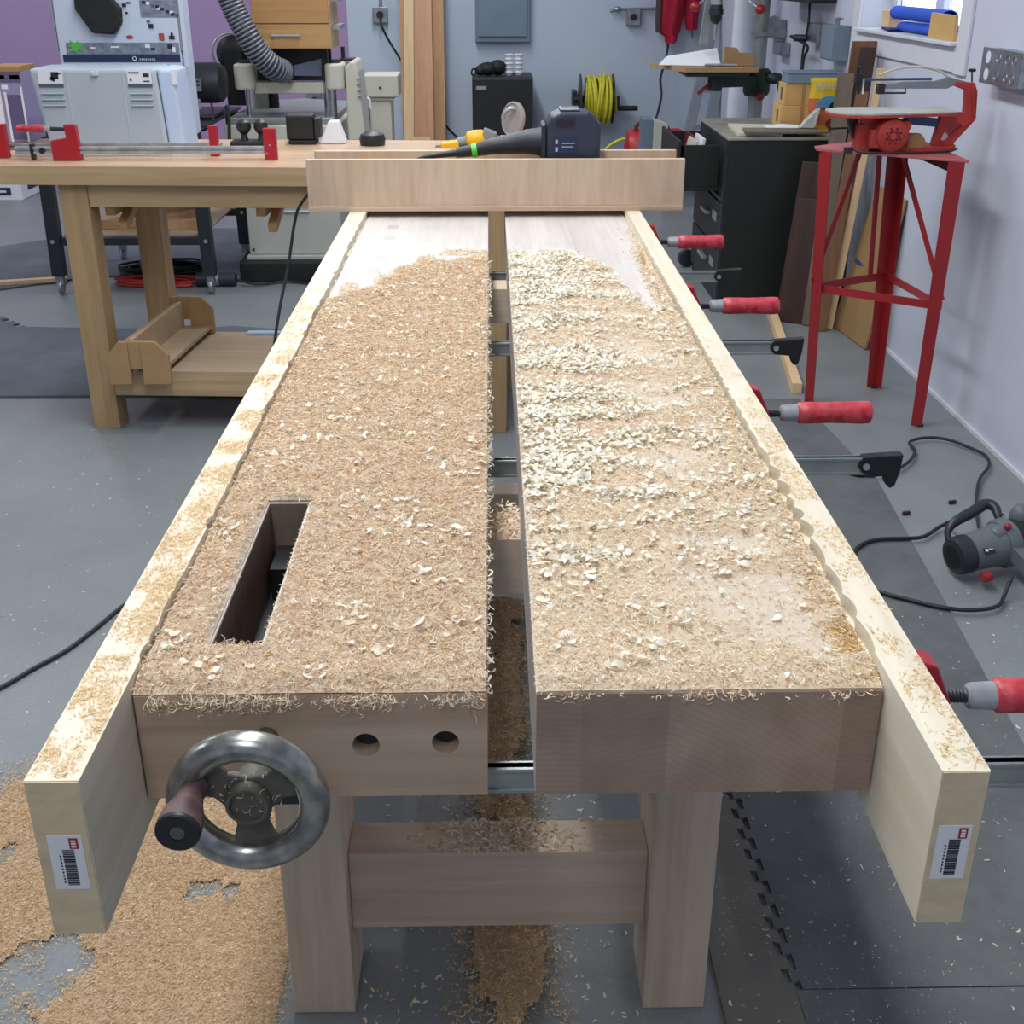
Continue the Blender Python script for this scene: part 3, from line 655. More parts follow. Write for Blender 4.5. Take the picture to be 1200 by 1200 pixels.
# floor piles
def floor_stuff(label,n,box,dens,h,nb,sz=1,zf=.0,pal=None,origin=None):
    x,y=scatter(n,*box,dens);k=len(x)
    pal=pal or FLR
    def hf(X,Y):return zf+.0006+h*np.clip(dens(X,Y),0,1)*(.4+.7*vnoise(X,Y,40,61)+.7*vnoise(X,Y,140,62,2))
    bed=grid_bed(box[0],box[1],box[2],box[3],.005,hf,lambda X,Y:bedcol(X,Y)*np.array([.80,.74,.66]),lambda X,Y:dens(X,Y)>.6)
    P=np.stack([x,y,hf(x,y)+rng.uniform(0,.003,k)],1)
    a=ribbons(P,rng.uniform(.007,.018,k)*sz,rng.uniform(.0012,.003,k)*sz,pick(k,pal),(.5,4),.3,5,tilt=.5)
    stuff_mesh('wood_shavings',[bed,a],label,'shavings',((box[0]+box[1])/2,(box[2]+box[3])/2,zf))
def dl(x,y):
    e=np.clip((1.98+.05*np.sin(x*14)-y)/.16,0,1)*np.clip((x+1.02)/.1,0,1)*np.clip((-.31-x)/.02,0,1)
    hole=np.clip((vnoise(x,y,7,71,5)-.12-.22*np.clip((-.6-x)*3,0,1))*7,0,1)
    return e*hole*(.5+.5*np.clip(hole,0,1))
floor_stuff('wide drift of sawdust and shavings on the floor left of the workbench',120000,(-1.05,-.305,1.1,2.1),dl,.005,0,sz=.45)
def ds(x,y):
    c=.012+.01*np.sin(y*5);return np.clip(1.3-np.abs(x-c)/(.066+.03*vnoise(y,y*0,6,77)),0,1)*np.clip((vnoise(x,y,16,78)-.18)*4,.2,1)
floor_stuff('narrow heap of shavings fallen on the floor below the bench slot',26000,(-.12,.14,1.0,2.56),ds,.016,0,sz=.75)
x=rng.normal(.012,.055,600);y=rng.uniform(1.34,1.41,600);k=(x>-.2)&(x<.21);x=x[k];y=y[k];n=len(x)
a=ribbons(np.stack([x,y,np.full(n,.2705)+.006*rng.random(n)*np.exp(-(x/.05)**2)],1),rng.uniform(.006,.016,n),rng.uniform(.0012,.004,n),pick(n,TAN),(1,4),.4,5)
stuff_mesh('wood_shavings',[a],'scattered curls lying on the lower front stretcher','shavings',(0,1.37,.27))
x=rng.uniform(.0,.03,500);y=rng.uniform(1.33,1.41,500);x=rng.normal(.012,.03,500)
a=ribbons(np.stack([x,y,bb-.004*0+rng.uniform(0,.012,500)+.0002],1)[(x>-.0055)&(x<.0335)],rng.uniform(.006,.012,500)[(x>-.0055)&(x<.0335)],rng.uniform(.001,.003,500)[(x>-.0055)&(x<.0335)],pick(500,TAN)[(x>-.0055)&(x<.0335)],(1,4),.4,5)
stuff_mesh('wood_shavings',[a],'small heap of curls on the upper stretcher, seen through the bench slot','shavings',(.012,1.37,bb))
# loose chips over the floor
n=1130;x=np.concatenate([rng.uniform(.34,1.3,330),rng.uniform(-1.3,-.32,260),rng.uniform(-.2,.21,380),rng.uniform(-2,.2,160)])
y=np.concatenate([rng.uniform(1.25,2.6,330),rng.uniform(1.2,3.4,260),rng.uniform(1.2,2.4,380),rng.uniform(3.1,3.9,160)])
P=np.stack([x,y,np.full(n,.0095)],1);P[(x<.33)|(y>4),2]=.001
a=ribbons(P,rng.uniform(.004,.012,n),rng.uniform(.0012,.004,n),pick(n,TAN,.15),(.5,3),.25,5,tilt=.4)
n=4200;x=rng.uniform(.34,1.25,n);y=1.1+1.3*rng.random(n)**1.4;k=rng.random(n)<np.clip(1.2-(x-.34)*.9,.15,1)*np.clip((vnoise(x,y,6,91)-.2)*2,.1,1);x=x[k];y=y[k];n=len(x)
b=ribbons(np.stack([x,y,np.full(n,.0092)],1),rng.uniform(.0015,.006,n),rng.uniform(.0005,.0012,n),pick(n,FLR+TAN,.15),(.5,3),.2,4,tilt=.3)
n=900;x=rng.normal(.0,.11,n);y=rng.uniform(1.1,2.4,n);k=(np.abs(x)<.2);x=x[k];y=y[k];n=len(x)
c_=ribbons(np.stack([x,y,np.full(n,.001)],1),rng.uniform(.005,.013,n),rng.uniform(.0015,.005,n),pick(n,TAN+PALE[:1],.12),(.5,3),.3,5,tilt=.4)
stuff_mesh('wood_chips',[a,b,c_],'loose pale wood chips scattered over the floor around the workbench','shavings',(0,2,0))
# ------------------------------------------------------------------ LEFT TABLE
TT=.862
LT=thing('assembly_table','pine assembly table with lower shelf, left of and behind the workbench','table',(-1.34,3.81,0),math.radians(-3.0))
M['chutem']=paint('chute_sheen',(120,130,156),.3,.5,var=.1)
M['reddust']=paint('dusty_red',(176,96,96),.6,var=.12)
def lp(name,mb,mat,par=LT,**k): return mesh_obj(name,mb,mat,par,world=False,**k)
lp('tabletop',MB().box(-.75,1.60,-.02,.62,.806,TT),'fir_top',bevel=.002)
lp('top_edging',MB().box(-.75,1.60,-.026,-.0205,.8055,TT-.001),'fir_x')
for x,y,w in((0,0,.088),(.075,.44,.086),(1.30,0,.088),(1.30,.44,.088)):
    l=lp('leg',MB().box(x,x+w,y,y+.088,0,.8055),'fir_z',bevel=.002)
lp('front_apron',MB().box(.0885,1.2995,.006,.046,.734,.8055),'fir_x',bevel=.0015)
lp('rear_apron',MB().box(.1615,1.2995,.48,.52,.734,.8055),'fir_x',bevel=.0015)
lp('side_apron',MB().box(.02,.06,.0885,.4395,.734,.8055),'fir_y',bevel=.0015)
for x in(.12,.60):
    lp('drawer_runner',MB().box(x,x+.03,.0465,.4795,.70,.7335),'fir_y',bevel=.001)
    lp('corner_brace',MB().bar((x+.045,.06,.66),(x+.045,.22,.73),.028,.028),'fir_y')
lp('front_rail',MB().box(.0885,1.2995,.0,.04,.118,.19),'fir_x',bevel=.0015)
lp('rear_rail',MB().box(.1615,1.2995,.48,.52,.118,.19),'fir_x',bevel=.0015)
lp('side_rail',MB().box(.02,.06,.0885,.4395,.118,.19),'fir_y',bevel=.0015)
lp('lower_shelf',MB().box(.0895,1.299,.0,.475,.1905,.203),'shelf')
# jig on the shelf
J=thing('planing_jig','tan cradle jig with chamfered end plates on the table lower shelf','jig',(-1.14,3.75,.2035))
def plate(x0,x1,y,z0,z1,t,notch):
    w=x1-x0;c=.05
    p=[(x0,y,z0),(x0,y,z1-c),(x0+c,y,z1),(x1-c,y,z1),(x1,y,z1-c),(x1,y,z0)]
    if notch:
        m=(x0+x1)/2-.005;p+=[(m+.018,y,z0),(m+.018,y,z0+.055),(m-.018,y,z0+.055),(m-.018,y,z0)]
    return MB().prism(p,(0,t,0))
# plates straddle the shelf: near plate hangs over the front rail
def jplate(x0,x1,y,z0,z1,hang):
    mb=MB();m=(x0+x1)/2-.01
    for a,b in((x0,m-.02),(m+.02,x1)):
        zz0=z0
        if a==x0: mb.prism([(a,y,zz0),(a,y,z1-.045),(a+.04,y,z1),(b,y,z1),(b,y,zz0)],(0,.016,0))
        else: mb.prism([(a,y,zz0),(a,y,z1),(b-.04,y,z1),(b,y,z1-.045),(b,y,zz0)],(0,.016,0))
    mb.box(m-.0195,m+.0195,y+.004,y+.016,z0+.05,z1)
    return mb
mesh_obj('end_plate',jplate(-1.243,-1.045,3.742,.176,.318,True),'mdf',J,bevel=.001)
mesh_obj('end_plate',jplate(-1.196,-1.005,4.245,.2045,.338,True),'mdf',J,bevel=.001)
mb=MB();
a0,a1=Vector((-1.145,3.76,.0)),Vector((-1.100,4.244,0))
def slope(x0,z0,x1,z1,t):
    d=a1-a0;mbb=MB();v=Vector((x1-x0,0,z1-z0)).normalized();n=Vector((-v.z,0,v.x))*t
    P=[a0+Vector((x0,0,z0)),a0+Vector((x1,0,z1)),a0+Vector((x1,0,z1))+n,a0+Vector((x0,0,z0))+n]
    return mbb.prism(P,d)
mesh_obj('back_board',slope(-.012,.21,-.012,.322,.014),'greyboard' if False else 'shelf',J)
mesh_obj('rear_board',slope(-.028,.21,-.028,.318,.014),'mdf',J)
mesh_obj('floor_board',slope(-.011,.222,.085,.222,.012),'shelf',J)
recenter(single('plastic_strip',MB().box(-.885,-.62,4.22,4.25,.2045,.212),'stripb','pale blue flat strip lying at the back of the table shelf','strip'))
# ---- things on the table
z=TT+.0012
# grey cases
def case(x0,x1,y0,y1,z0,z1,label,latch=True):
    C=thing('tool_case',label,'tool case',((x0+x1)/2,(y0+y1)/2,z0),0)
    mesh_obj('body',MB().box(x0,x1,y0,y1,z0,z1),'case',C,bevel=.012,seg=3)
    w=x1-x0
    return C
cx0,cx1=-1.475,-1.045
C=thing('tool_case','large light grey plastic tool case with two white labels on the table','tool case',(-1.23,4.2,z))
lean=.012
mb=MB().prism([(cx0+.03,4.1,z),(cx1-.015,4.1,z),(cx1-.03,4.1,z+.256),(cx0-.005,4.1,z+.256)],(0,.2,0))
mesh_obj('body',mb,'case',C,bevel=.012,seg=3)
mb=MB().prism([(cx1-.013,4.105,z),(cx1+.040,4.115,z),(cx1+.022,4.115,z+.25),(cx1-.028,4.105,z+.256)],(0,.19,0))
mesh_obj('side_panel',mb,'casetop',C,bevel=.01,seg=3)
for (px0,px1) in((43,74),(148,178)):
    q0,q1=at(px0,82,y=4.0975),at(px1,98,y=4.0975)
    lb=mesh_obj('case_label',MB().box(q0.x,q1.x,4.0965,4.0995,q1.z,q0.z),'label',C,label='white product label')
    q2=at(px1,102,y=4.0975)
    mesh_obj('label_band',MB().box(q0.x,q1.x,4.0965,4.0995,q2.z,q1.z-.0003),'slate',lb)
    b=MB()
    w=q1.x-q0.x;hh=q0.z-q1.z
    if px0==148:
        b.box(q0.x+w*.06,q0.x+w*.5,4.0955,4.0962,q0.z-hh*.25,q0.z-hh*.15).box(q0.x+w*.66,q0.x+w*.92,4.0955,4.0962,q0.z-hh*.5,q0.z-hh*.25).box(q0.x+w*.1,q0.x+w*.18,4.0955,4.0962,q0.z-hh*.8,q0.z-hh*.6).box(q0.x+w*.66,q0.x+w*.92,4.0955,4.0962,q0.z-hh*.86,q0.z-hh*.78)
    else:
        b.obox((q0.x+w*.7,4.0958,q0.z-hh*.4),(w*.3,.0007,hh*.5)).obox((q0.x+w*.6,4.0958,q0.z-hh*.65),(w*.2,.0007,hh*.3),ry=.5).obox((q0.x+w*.85,4.0958,q0.z-hh*.25),(w*.2,.0007,hh*.12))
    mesh_obj('label_print',b,'ink',lb)
    for k in range(3):
        q=at(px0,109+k*7,y=4.0975);mesh_obj('rib',MB().box(q0.x+.002,q1.x-.002,4.093,4.0995,q.z-.004,q.z),'case',C,bevel=.0015)
q=at(200,81,y=4.12);q1=at(208,99,y=4.12)
mesh_obj('side_label',MB().box(q.x,q1.x,4.112,4.1285,q1.z,q.z),'label',C)
q=at(110,86,y=4.09);mesh_obj('latch',MB().box(q.x-.011,q.x+.011,4.090,4.1,q.z-.008,q.z+.006),'casel',C,bevel=.002)
for px in(78,144):
    q=at(px,90,y=4.1);mesh_obj('recess_line',MB().box(q.x-.001,q.x+.001,4.098,4.1005,z+.012,z+.25),'slate' if False else 'casel',C)
# stickered machine / cabinet behind
yy=4.42;q0=at(72,80,y=yy);q1=at(212,60,y=yy)
ST=thing('stickered_cabinet','white machine cabinet covered in stickers with navy band, behind the grey case','cabinet',((q0.x+q1.x)/2,yy+.2,z))
x0,x1=q0.x,q1.x
mesh_obj('body',MB().box(x0,x1,yy,yy+.18,z,z+.72),'case' if False else 'casel',ST,bevel=.006)
def sq(name,px0,py0,px1,py1,mat,d=.003,par=ST,Y=yy,**k):
    a=at(px0,py0,y=Y);b=at(px1,py1,y=Y);return mesh_obj(name,MB().box(min(a.x,b.x),max(a.x,b.x),Y-d,Y-.0003,min(a.z,b.z),max(a.z,b.z)),mat,par,**k)
sq('navy_band',74,64,212,72.5,'navy',.004)
sq('metal_strip',77,50,211,63.5,'grime',.002)
sq('lower_rim',74,73.5,213,80,'casel',.006)
mb=MB()
ct=at(118,18,y=yy);R=.078
pts=[(-.075,.06),(-.078,.01),(-.03,-.065),(.045,-.07),(.075,-.03),(.078,.012),(.03,.07),(-.04,.085)]
mb.prism([(ct.x+a,yy-.028,ct.z+b+.01) for a,b in pts],(0,.027,0))
fh=mesh_obj('black_dish',mb,'blackr',ST,bevel=.008,seg=3,label='black eight-sided hollow plastic dish')
mesh_obj('dish_hollow',MB().prism([(ct.x+a*.66,yy-.0295,ct.z+b*.66+.01) for a,b in pts],(0,.001,0)),'black',fh)
g=MB();gc=at(89,55,y=yy)
star=[]
for k in range(14):
    r=(.034,.014,.028,.012)[k%4];a=2*PI*k/14+.3;star.append((gc.x+r*_c(a),yy-.004,gc.z+r*.8*_s(a)))
mesh_obj('green_sticker',MB().prism(star,(0,.0015,0)),'stgreen',ST)
sq('photo_sticker',163,0,209,20,'grime',.002)
for k in range(10):
    px=166+ (k*17)%40;py=1+(k*7)%17;sq('sticker',px,py,px+4.5,py+3.5,['ink','label','ink','slate'][k%4],.0026)
rc=at(152,43.5,y=yy);mesh_obj('oval_sticker',MB().prism([(rc.x+.012*_c(a*PI/8),yy-.0015,rc.z+.0065*_s(a*PI/8)) for a in range(16)],(0,.001,0)),'stred',ST)
for b_ in((186,39,193,47,'stred'),(198,42,205,46,'ink'),(200,38,203,43,'ink'),(174,28,180,33,'ink'),(172,24,176,26,'slate'),(143,4,148,8,'ink'),(148,2,153,4,'slate'),(147,14,150,16,'ink'),(170,52,176,56,'label'),(177,56,182,59,'ink'),(196,52,202,57,'ink'),(202,55,206,61,'label'),(106,55,112,57,'label'),(130,54,140,56,'label')):
    sq('sticker',*b_[:4],b_[4],.0033)
# logo circle and lettering strokes on the navy band
lc=at(158,68.5,y=yy);mesh_obj('round_logo',MB().torus((lc.x,yy-.0048,lc.z),(0,1,0),.006,.0012,20,6),'label',ST)
mb=MB()
for k in range(8):
    q=at(164+k*2.4,69.5,y=yy);mb.box(q.x,q.x+.004,yy-.0052,yy-.0042,q.z-.003,q.z+.003)
mesh_obj('band_lettering',mb,'case',ST)
for xs in(x0-.006,x1+.001):
    mesh_obj('edge_rail',MB().box(xs,xs+.005,yy+.0,yy+.04,z+.29,z+.7),'alu',ST,bevel=.001)
mesh_obj('side_flange',MB().box(x1+.007,x1+.022,yy+.0,yy+.03,z+.235,z+.7),'casel',ST,bevel=.002)
# printed carton
q0=at(-12,84,y=4.36);q1=at(44,168,y=4.36)
K=thing('printed_carton','purple and white printed carton on the table at the left frame edge','carton',((q0.x+q1.x)/2-.02,4.45,z))
kx0,kx1,kz1=q0.x,q1.x-.015,q0.z
mesh_obj('box',MB().box(kx0,kx1,4.34,4.50,z,kz1),'purplebox',K,bevel=.002)
def kq(name,a,b,c,d,m):mesh_obj(name,MB().box(kx0+(kx1-kx0)*a,kx0+(kx1-kx0)*b,4.338,4.3396,z+(kz1-z)*c,z+(kz1-z)*d),m,K)
kq('dark_header',.22,1,.86,1,'purpledk');kq('white_panel',0,.3,0,.84,'paper');kq('picture_panel',.48,.92,.04,.68,'purpledk');kq('picture_frame',.4,.475,.0,.72,'paper');kq('picture_frame',.925,.985,.0,.8,'paper');kq('small_label',.36,.56,.76,.82,'paper');kq('header_lettering',.34,.5,.90,.96,'paper');kq('header_lettering',.66,.96,.90,.96,'label')
mesh_obj('lid',MB().box(kx0+.002,kx1-.002,4.342,4.498,kz1+.0005,kz1+.018),'carddk',K,bevel=.001)
# clamps on table
def jaw(px0,px1,pyt,pyb,y,par,mat='redj',name='jaw'):
    a=at(px0,pyt,y=y);b=at(px1,pyb,y=y);return mesh_obj(name,MB().box(a.x,b.x,y-.012,y+.012,z,a.z),mat,par,bevel=.002)
yA=3.90
A=thing('parallel_clamp','red and silver parallel clamp lying in front on the assembly table','clamp',(-1.0,yA,z))
a=at(62,190,y=yA);b=at(310,187,y=yA)
zbar=z+.030
mb=MB().box(a.x-.11,b.x+.01,yA-.010,yA+.010,zbar-.011,zbar-.003).box(a.x-.11,b.x+.01,yA-.005,yA+.005,zbar-.004,zbar+.004).box(a.x-.11,b.x+.01,yA-.010,yA+.010,zbar+.003,zbar+.011)
mesh_obj('bar',mb,'steel',A,bevel=.001)
jj=jaw(308,327,150,202,yA-.001,A,name='fixed_jaw')
mesh_obj('jaw_screws',MB().cyl((b.x+.012,yA-.014,z+.02),(b.x+.012,yA-.0125,z+.02),.003,10).cyl((b.x+.022,yA-.014,z+.045),(b.x+.022,yA-.0125,z+.045),.003,10),'steel',jj)
qa=at(75,146,y=yA);qb=at(97,197,y=yA);qc=at(62,175,y=yA)
mesh_obj('moving_jaw',MB().prism([(qc.x,yA-.013,z),(qb.x+.004,yA-.013,z),(qb.x-.002,yA-.013,qa.z),(qa.x,yA-.013,qa.z),(qa.x+.004,yA-.013,z+.068),(qc.x,yA-.013,z+.06)],(0,.026,0)),'redj',A,bevel=.002)
hz=at(40,150,y=yA).z;hx=at(57,150,y=yA).x;hx2=at(20,150,y=yA).x
mesh_obj('screw',MB().cyl((hx,yA,hz-.002),(qa.x,yA,hz-.004),.006,14),'blackm',A,smooth=True)
mesh_obj('ferrule',MB().cyl((hx-.012,yA,hz-.001),(hx+.006,yA,hz-.002),.010,18),'steel',A,smooth=True)
mesh_obj('handle',MB().lathe((hx-.012,yA,hz-.001),(-1,0,0),[(.009,0),(.012,.006),(.012,.03),(.011,.05),(.012,.075),(.010,.085)],20),'redh',A,smooth=True)
mb=MB().box(qc.x-.068,qc.x-.058,yA-.013,yA+.013,z+.001,z+.05)
mesh_obj('stop_clip',mb,'black',A,bevel=.002)
mesh_obj('stop_button',MB().cyl((qc.x-.03,yA-.016,zbar),(qc.x-.03,yA+.016,zbar),.009,18),'black',A,smooth=True)
yB=3.99
B=thing('parallel_clamp','second red parallel clamp behind the front one, its jaw by the black belt tool','clamp',(-1.1,yB,z))
xl=at(-8,190,y=yB).x;xr=at(262,190,y=yB).x
mb=MB().box(xl-.1,xr,yB-.010,yB+.010,zbar-.011,zbar-.003).box(xl-.1,xr,yB-.005,yB+.005,zbar-.004,zbar+.004).box(xl-.1,xr,yB-.010,yB+.010,zbar+.003,zbar+.011)
mesh_obj('bar',mb,'steel',B,bevel=.001)
jaw(244,259,147,197,yB,B,name='fixed_jaw')
jaw(-14,14,145,196,yB-.03,B,name='moving_jaw')
# black hand plane-like sander & small battery box on table
q=at(293,178,y=4.16)
T=thing('belt_tool','low black tool with two round knobs on the table beside a red clamp jaw','tool',(q.x,4.2,z))
mesh_obj('base',MB().box(q.x-.065,q.x+.075,4.16,4.24,z,z+.022),'black',T,bevel=.004)
for dx,h,r in((-.022,.075,.026),(.035,.078,.024)):
    mesh_obj('knob',MB().lathe((q.x+dx,4.20,z+.022),(0,0,1),[(.014,0),(.011,.012),(.010,.02),(r*.8,.03),(r,.042),(r*.85,.058),(r*.4,.066)],20),'black',T,smooth=True)
q0=at(336,147,y=4.28)
T=thing('battery_charger','black battery charger block standing on the table left of the plywood sled','charger',(q0.x+.04,4.3,z))
mesh_obj('body',MB().box(q0.x,q0.x+.092,4.26,4.34,z+.014,z+.095),'black',T,bevel=.006,seg=3)
mesh_obj('foot_plate',MB().box(q0.x+.006,q0.x+.098,4.255,4.345,z,z+.013),'blackr',T,bevel=.002)
mesh_obj('battery',MB().box(q0.x+.093,q0.x+.115,4.27,4.33,z+.02,z+.085),'blackm',T,bevel=.004)
# white chute piece
q=at(392,172,y=4.32)
recenter(single('dust_port',MB().prism([(q.x-.045,4.28,z),(q.x-.03,4.28,z+.03),(q.x-.012,4.28,z+.072),(q.x+.022,4.28,z+.072),(q.x+.045,4.28,z)],(0,.06,0)),'paper','white plastic wedge shaped piece on the table, half hidden by the sled','plastic part',bevel=.003))
q=at(437,177,y=4.25)
recenter(single('round_knob',MB().lathe((q.x,4.25,z),(0,0,1),[(.042,0),(.045,.02),(.04,.034),(.02,.042),(.002,.044)],24),'black','black dome shaped cap on the table behind the sled','cap',smooth=True))
# hanging cable
pts=[at(352,240,y=3.72),at(345,262,y=3.72),at(338,310,y=3.70),at(329,355,y=3.66),at(322,400,y=3.62),at(317,450,y=3.6)]
pts=[(-.46,3.725,.86),(-.52,3.72,.82)]+pts+[(-.72,3.56,.10),(-.76,3.5,.012),(-.6,3.3,.010),(-.36,3.2,.010)]
single('extension_cable',MB().tube(curve(pts,8),.0048,10),'cordm','black power cord hanging from the table edge down to the floor','cord',smooth=True)
pts=[at(-40,822,z=.006),at(0,806,z=.006),at(40,783,z=.006),at(78,762,z=.006),at(110,738,z=.006),at(150,706,z=.006),(-.8,2.75,.006),(-.6,3.0,.006),(-.45,3.02,.006)]
single('extension_cable',MB().tube(curve(pts,8),.005,10),'cordm','black cord running over the floor to the left frame edge','cord',smooth=True)
# ------------------------------------------------------------------ BLACK MACHINE on stand
bx0,bx1=-2.02,-1.25
bs=thing('machine_stand','black steel machine stand on casters behind the assembly table','stand',(-1.65,5.95,0))
for x,y,sx in((-2.04,5.62,1),(-1.33,5.62,-1),(-1.95,6.35,1),(-1.30,6.35,-1)):
    l=mesh_obj('leg',MB().prism([(x-.03,y,.09),(x+.03,y,.09),(x+.03+.01*sx,y,.76),(x-.03+.01*sx,y,.76)],(0,.05,0)),'blackm',bs,bevel=.003)
    mesh_obj('caster',MB().torus((x,y+.025,.035),(1,0,0),.021,.013,20,8).cyl((x-.012,y+.025,.035),(x+.012,y+.025,.035),.02,14).box(x-.018,x+.018,y+.01,y+.04,.045,.088),'galv',bs)
    mesh_obj('bolt',MB().cyl((x,y-.006,.255),(x,y-.0005,.255),.009,12),'steel',bs)
mesh_obj('lower_brace',MB().box(-2.009,-1.361,5.63,5.665,.235,.27),'blackm',bs,bevel=.002)
mesh_obj('lower_brace',MB().box(-1.915,-1.335,6.36,6.39,.235,.27),'blackm',bs,bevel=.002)
mesh_obj('tray',MB().box(-2.0,-1.35,5.67,6.355,.27,.278),'shelf',bs)
mesh_obj('top_plate',MB().box(-2.07,-1.27,5.6,6.42,.761,.775),'blackm',bs,bevel=.002)
for i,(x,y,l,a) in enumerate(((-1.72,5.85,.3,.25),(-1.52,5.98,.26,.9),(-1.45,5.8,.2,.1),(-1.6,6.15,.34,.5))):
    o=MB().obox((0,0,.022),(l,.055,.044))
    lab=['long wooden offcut lying on the stand tray, left of the others','angled wooden offcut lying on the stand tray','short wooden offcut at the tray front right','wooden offcut at the back of the stand tray']
    ob=single('wood_offcut',o,'lumA',lab[i],'offcut','offcuts on the black stand tray',bevel=.002);ob.location=(x,y,.2785);ob.rotation_euler=(0,0,a)
# motor + body
MS=thing('bench_machine','black bench machine with large round motor and nameplate above the stand','machine',(-1.5,5.9,.776))
mc=at(240,97,y=5.9)
mx1=at(266,97,y=5.9).x
mesh_obj('motor',MB().lathe((mx1-.28,5.9,mc.z),(1,0,0),[(.075,0),(.088,.02),(.09,.22),(.085,.255),(.06,.275),(.02,.28)],32),'blackm',MS,smooth=True)
q0=at(216,92,y=5.805);q1=at(237,107,y=5.805)
npl=mesh_obj('nameplate',MB().box(q0.x,q1.x,5.798,5.8075,q1.z,q0.z),'galv',MS,bevel=.001)
mesh_obj('plate_print',MB().box(q0.x+.008,q1.x-.008,5.796,5.7975,q0.z-.016,q0.z-.008).box(q0.x+.008,q1.x-.008,5.796,5.7975,q0.z-.032,q0.z-.026),'ink',npl)
mesh_obj('gearbox',MB().box(mx1-.30,mx1-.06,5.82,6.1,.777,mc.z-.135).box(mx1-.25,mx1-.2,5.84,5.96,mc.z-.14,mc.z-.07),'blackm',MS,bevel=.01)
mesh_obj('bolts',MB().cyl((mx1-.12,5.814,.83),(mx1-.12,5.8195,.83),.008,10).cyl((mx1-.17,5.814,.81),(mx1-.17,5.8195,.81),.008,10).cyl((mx1-.12,5.814,.86),(mx1-.12,5.8195,.86),.008,10),'steel',MS)
mesh_obj('motor_cord',MB().tube(curve([(mx1-.07,5.85,mc.z-.08),(mx1-.06,5.8,mc.z-.16),(mx1-.12,5.79,mc.z-.2),(mx1-.22,5.8,mc.z-.17)],6),.005,8),'cordm',MS,smooth=True)
# ------------------------------------------------------------------ THICKNESS PLANER
PL=thing('thickness_planer','cream cast iron thickness planer on a louvred cabinet base','planer',(-.97,6.2,0))
py0=5.92
def Pq(px,py,y=py0): return at(px,py,y=y)
cb0=Pq(288,247);cb1=Pq(398,300)
mesh_obj('base_block',MB().box(Pq(283,310).x,-.70,5.86,6.5,0,.105),'blackr',PL,bevel=.01)
mesh_obj('plinth',MB().box(cb0.x-.01,-.72,5.90,6.48,.1055,.124),'creamd',PL,bevel=.002)
cab=mesh_obj('cabinet',MB().box(cb0.x,-.735,5.93,6.46,.1245,.66),'creamd',PL,bevel=.006)
mb=MB()
for r_ in range(5):
    zz=.27+.035*r_+.06
    mb.prism([(-1.045,5.928,zz),(-1.045,5.915,zz+.003),(-1.045,5.928,zz+.012)],(.16,0,0))
mesh_obj('louvre',mb,'creme',cab)
mesh_obj('cabinet_screw',MB().cyl((cb0.x+.02,5.924,.15),(cb0.x+.02,5.9295,.15),.007,10),'blackm',cab)
# table bed
ztb=.76
mesh_obj('bed',MB().prism([(-1.24,5.95,ztb-.02),(-.74,5.95,ztb-.02),(-.74,6.75,ztb-.02),(-1.02,6.9,ztb-.02),(-1.24,6.75,ztb-.02)],(0,0,.03)),'zinc',PL,bevel=.006)
mesh_obj('bed_frame',MB().box(-1.26,-.72,5.93,6.55,.66,ztb-.0205),'creme',PL,bevel=.01)
# columns
for px,rr in((292,.012),(388,.030)):
    q=Pq(px,130,6.0);mesh_obj('column',MB().cyl((q.x,6.0,ztb-.03),(q.x,6.0,.93),rr,24),'chrome',PL,smooth=True)
q=Pq(305,130,6.38);mesh_obj('column',MB().cyl((q.x,6.42,ztb-.03),(q.x,6.42,.93),.045,24),'creamd',PL,smooth=True)
q=Pq(314,130,6.38);mesh_obj('column',MB().cyl((q.x+.03,6.42,ztb-.03),(q.x+.03,6.42,.93),.024,24),'blackm',PL,smooth=True)
# head castings
h0=at(284,75,y=5.93);h1=at(395,106,y=5.93)
zt=h0.z;zb_=h1.z
for px0,px1 in((273,297),(380,402)):
    a,b=Pq(px0,90,5.93),Pq(px1,90,5.93)
    mesh_obj('head_boss',MB().prism([(a.x,5.95,zb_),(a.x+.02,5.93,zb_),(b.x-.02,5.93,zb_),(b.x,5.95,zb_),(b.x,6.12,zb_),(a.x,6.12,zb_)],(0,0,zt-zb_)),'creme',PL,bevel=.012,seg=3)
    mesh_obj('boss_cap',MB().cyl(((a.x+b.x)/2,6.0,zt),((a.x+b.x)/2,6.0,zt+.014),.03,20),'black',PL,smooth=True)
a,b=Pq(296.5,96,5.98),Pq(380.5,107,5.98)
mesh_obj('head_bar',MB().box(a.x+.004,b.x-.004,5.98,6.05,b.z-.01,b.z+.04),'creme',PL,bevel=.004)
a,b=Pq(297,60,6.02),Pq(380,95,6.02)
mesh_obj('hood',MB().box(a.x,b.x,6.04,6.3,b.z,a.z+.01).box(b.x-.01,b.x+.02,6.03,6.07,b.z,a.z+.04).box(a.x,b.x+.01,6.02,6.06,a.z+.005,a.z+.02),'black',PL,bevel=.003)
# chute hood (triangular shiny)
q0=Pq(334,84,6.0);qa=Pq(376,69,6.0);qb=Pq(376,90,6.0)
mesh_obj('dust_chute',MB().add([(q0.x,6.0,q0.z+.018),(q0.x,6.0,q0.z-.018),(qb.x,6.03,qb.z),(qa.x,6.03,qa.z),(q0.x,6.038,q0.z+.018),(q0.x,6.038,q0.z-.018),(qb.x,6.0385,qb.z),(qa.x,6.0385,qa.z)],[(0,1,2,3),(7,6,5,4),(0,4,5,1),(1,5,6,2),(2,6,7,3),(3,7,4,0)]),'chutem',PL,bevel=.002)
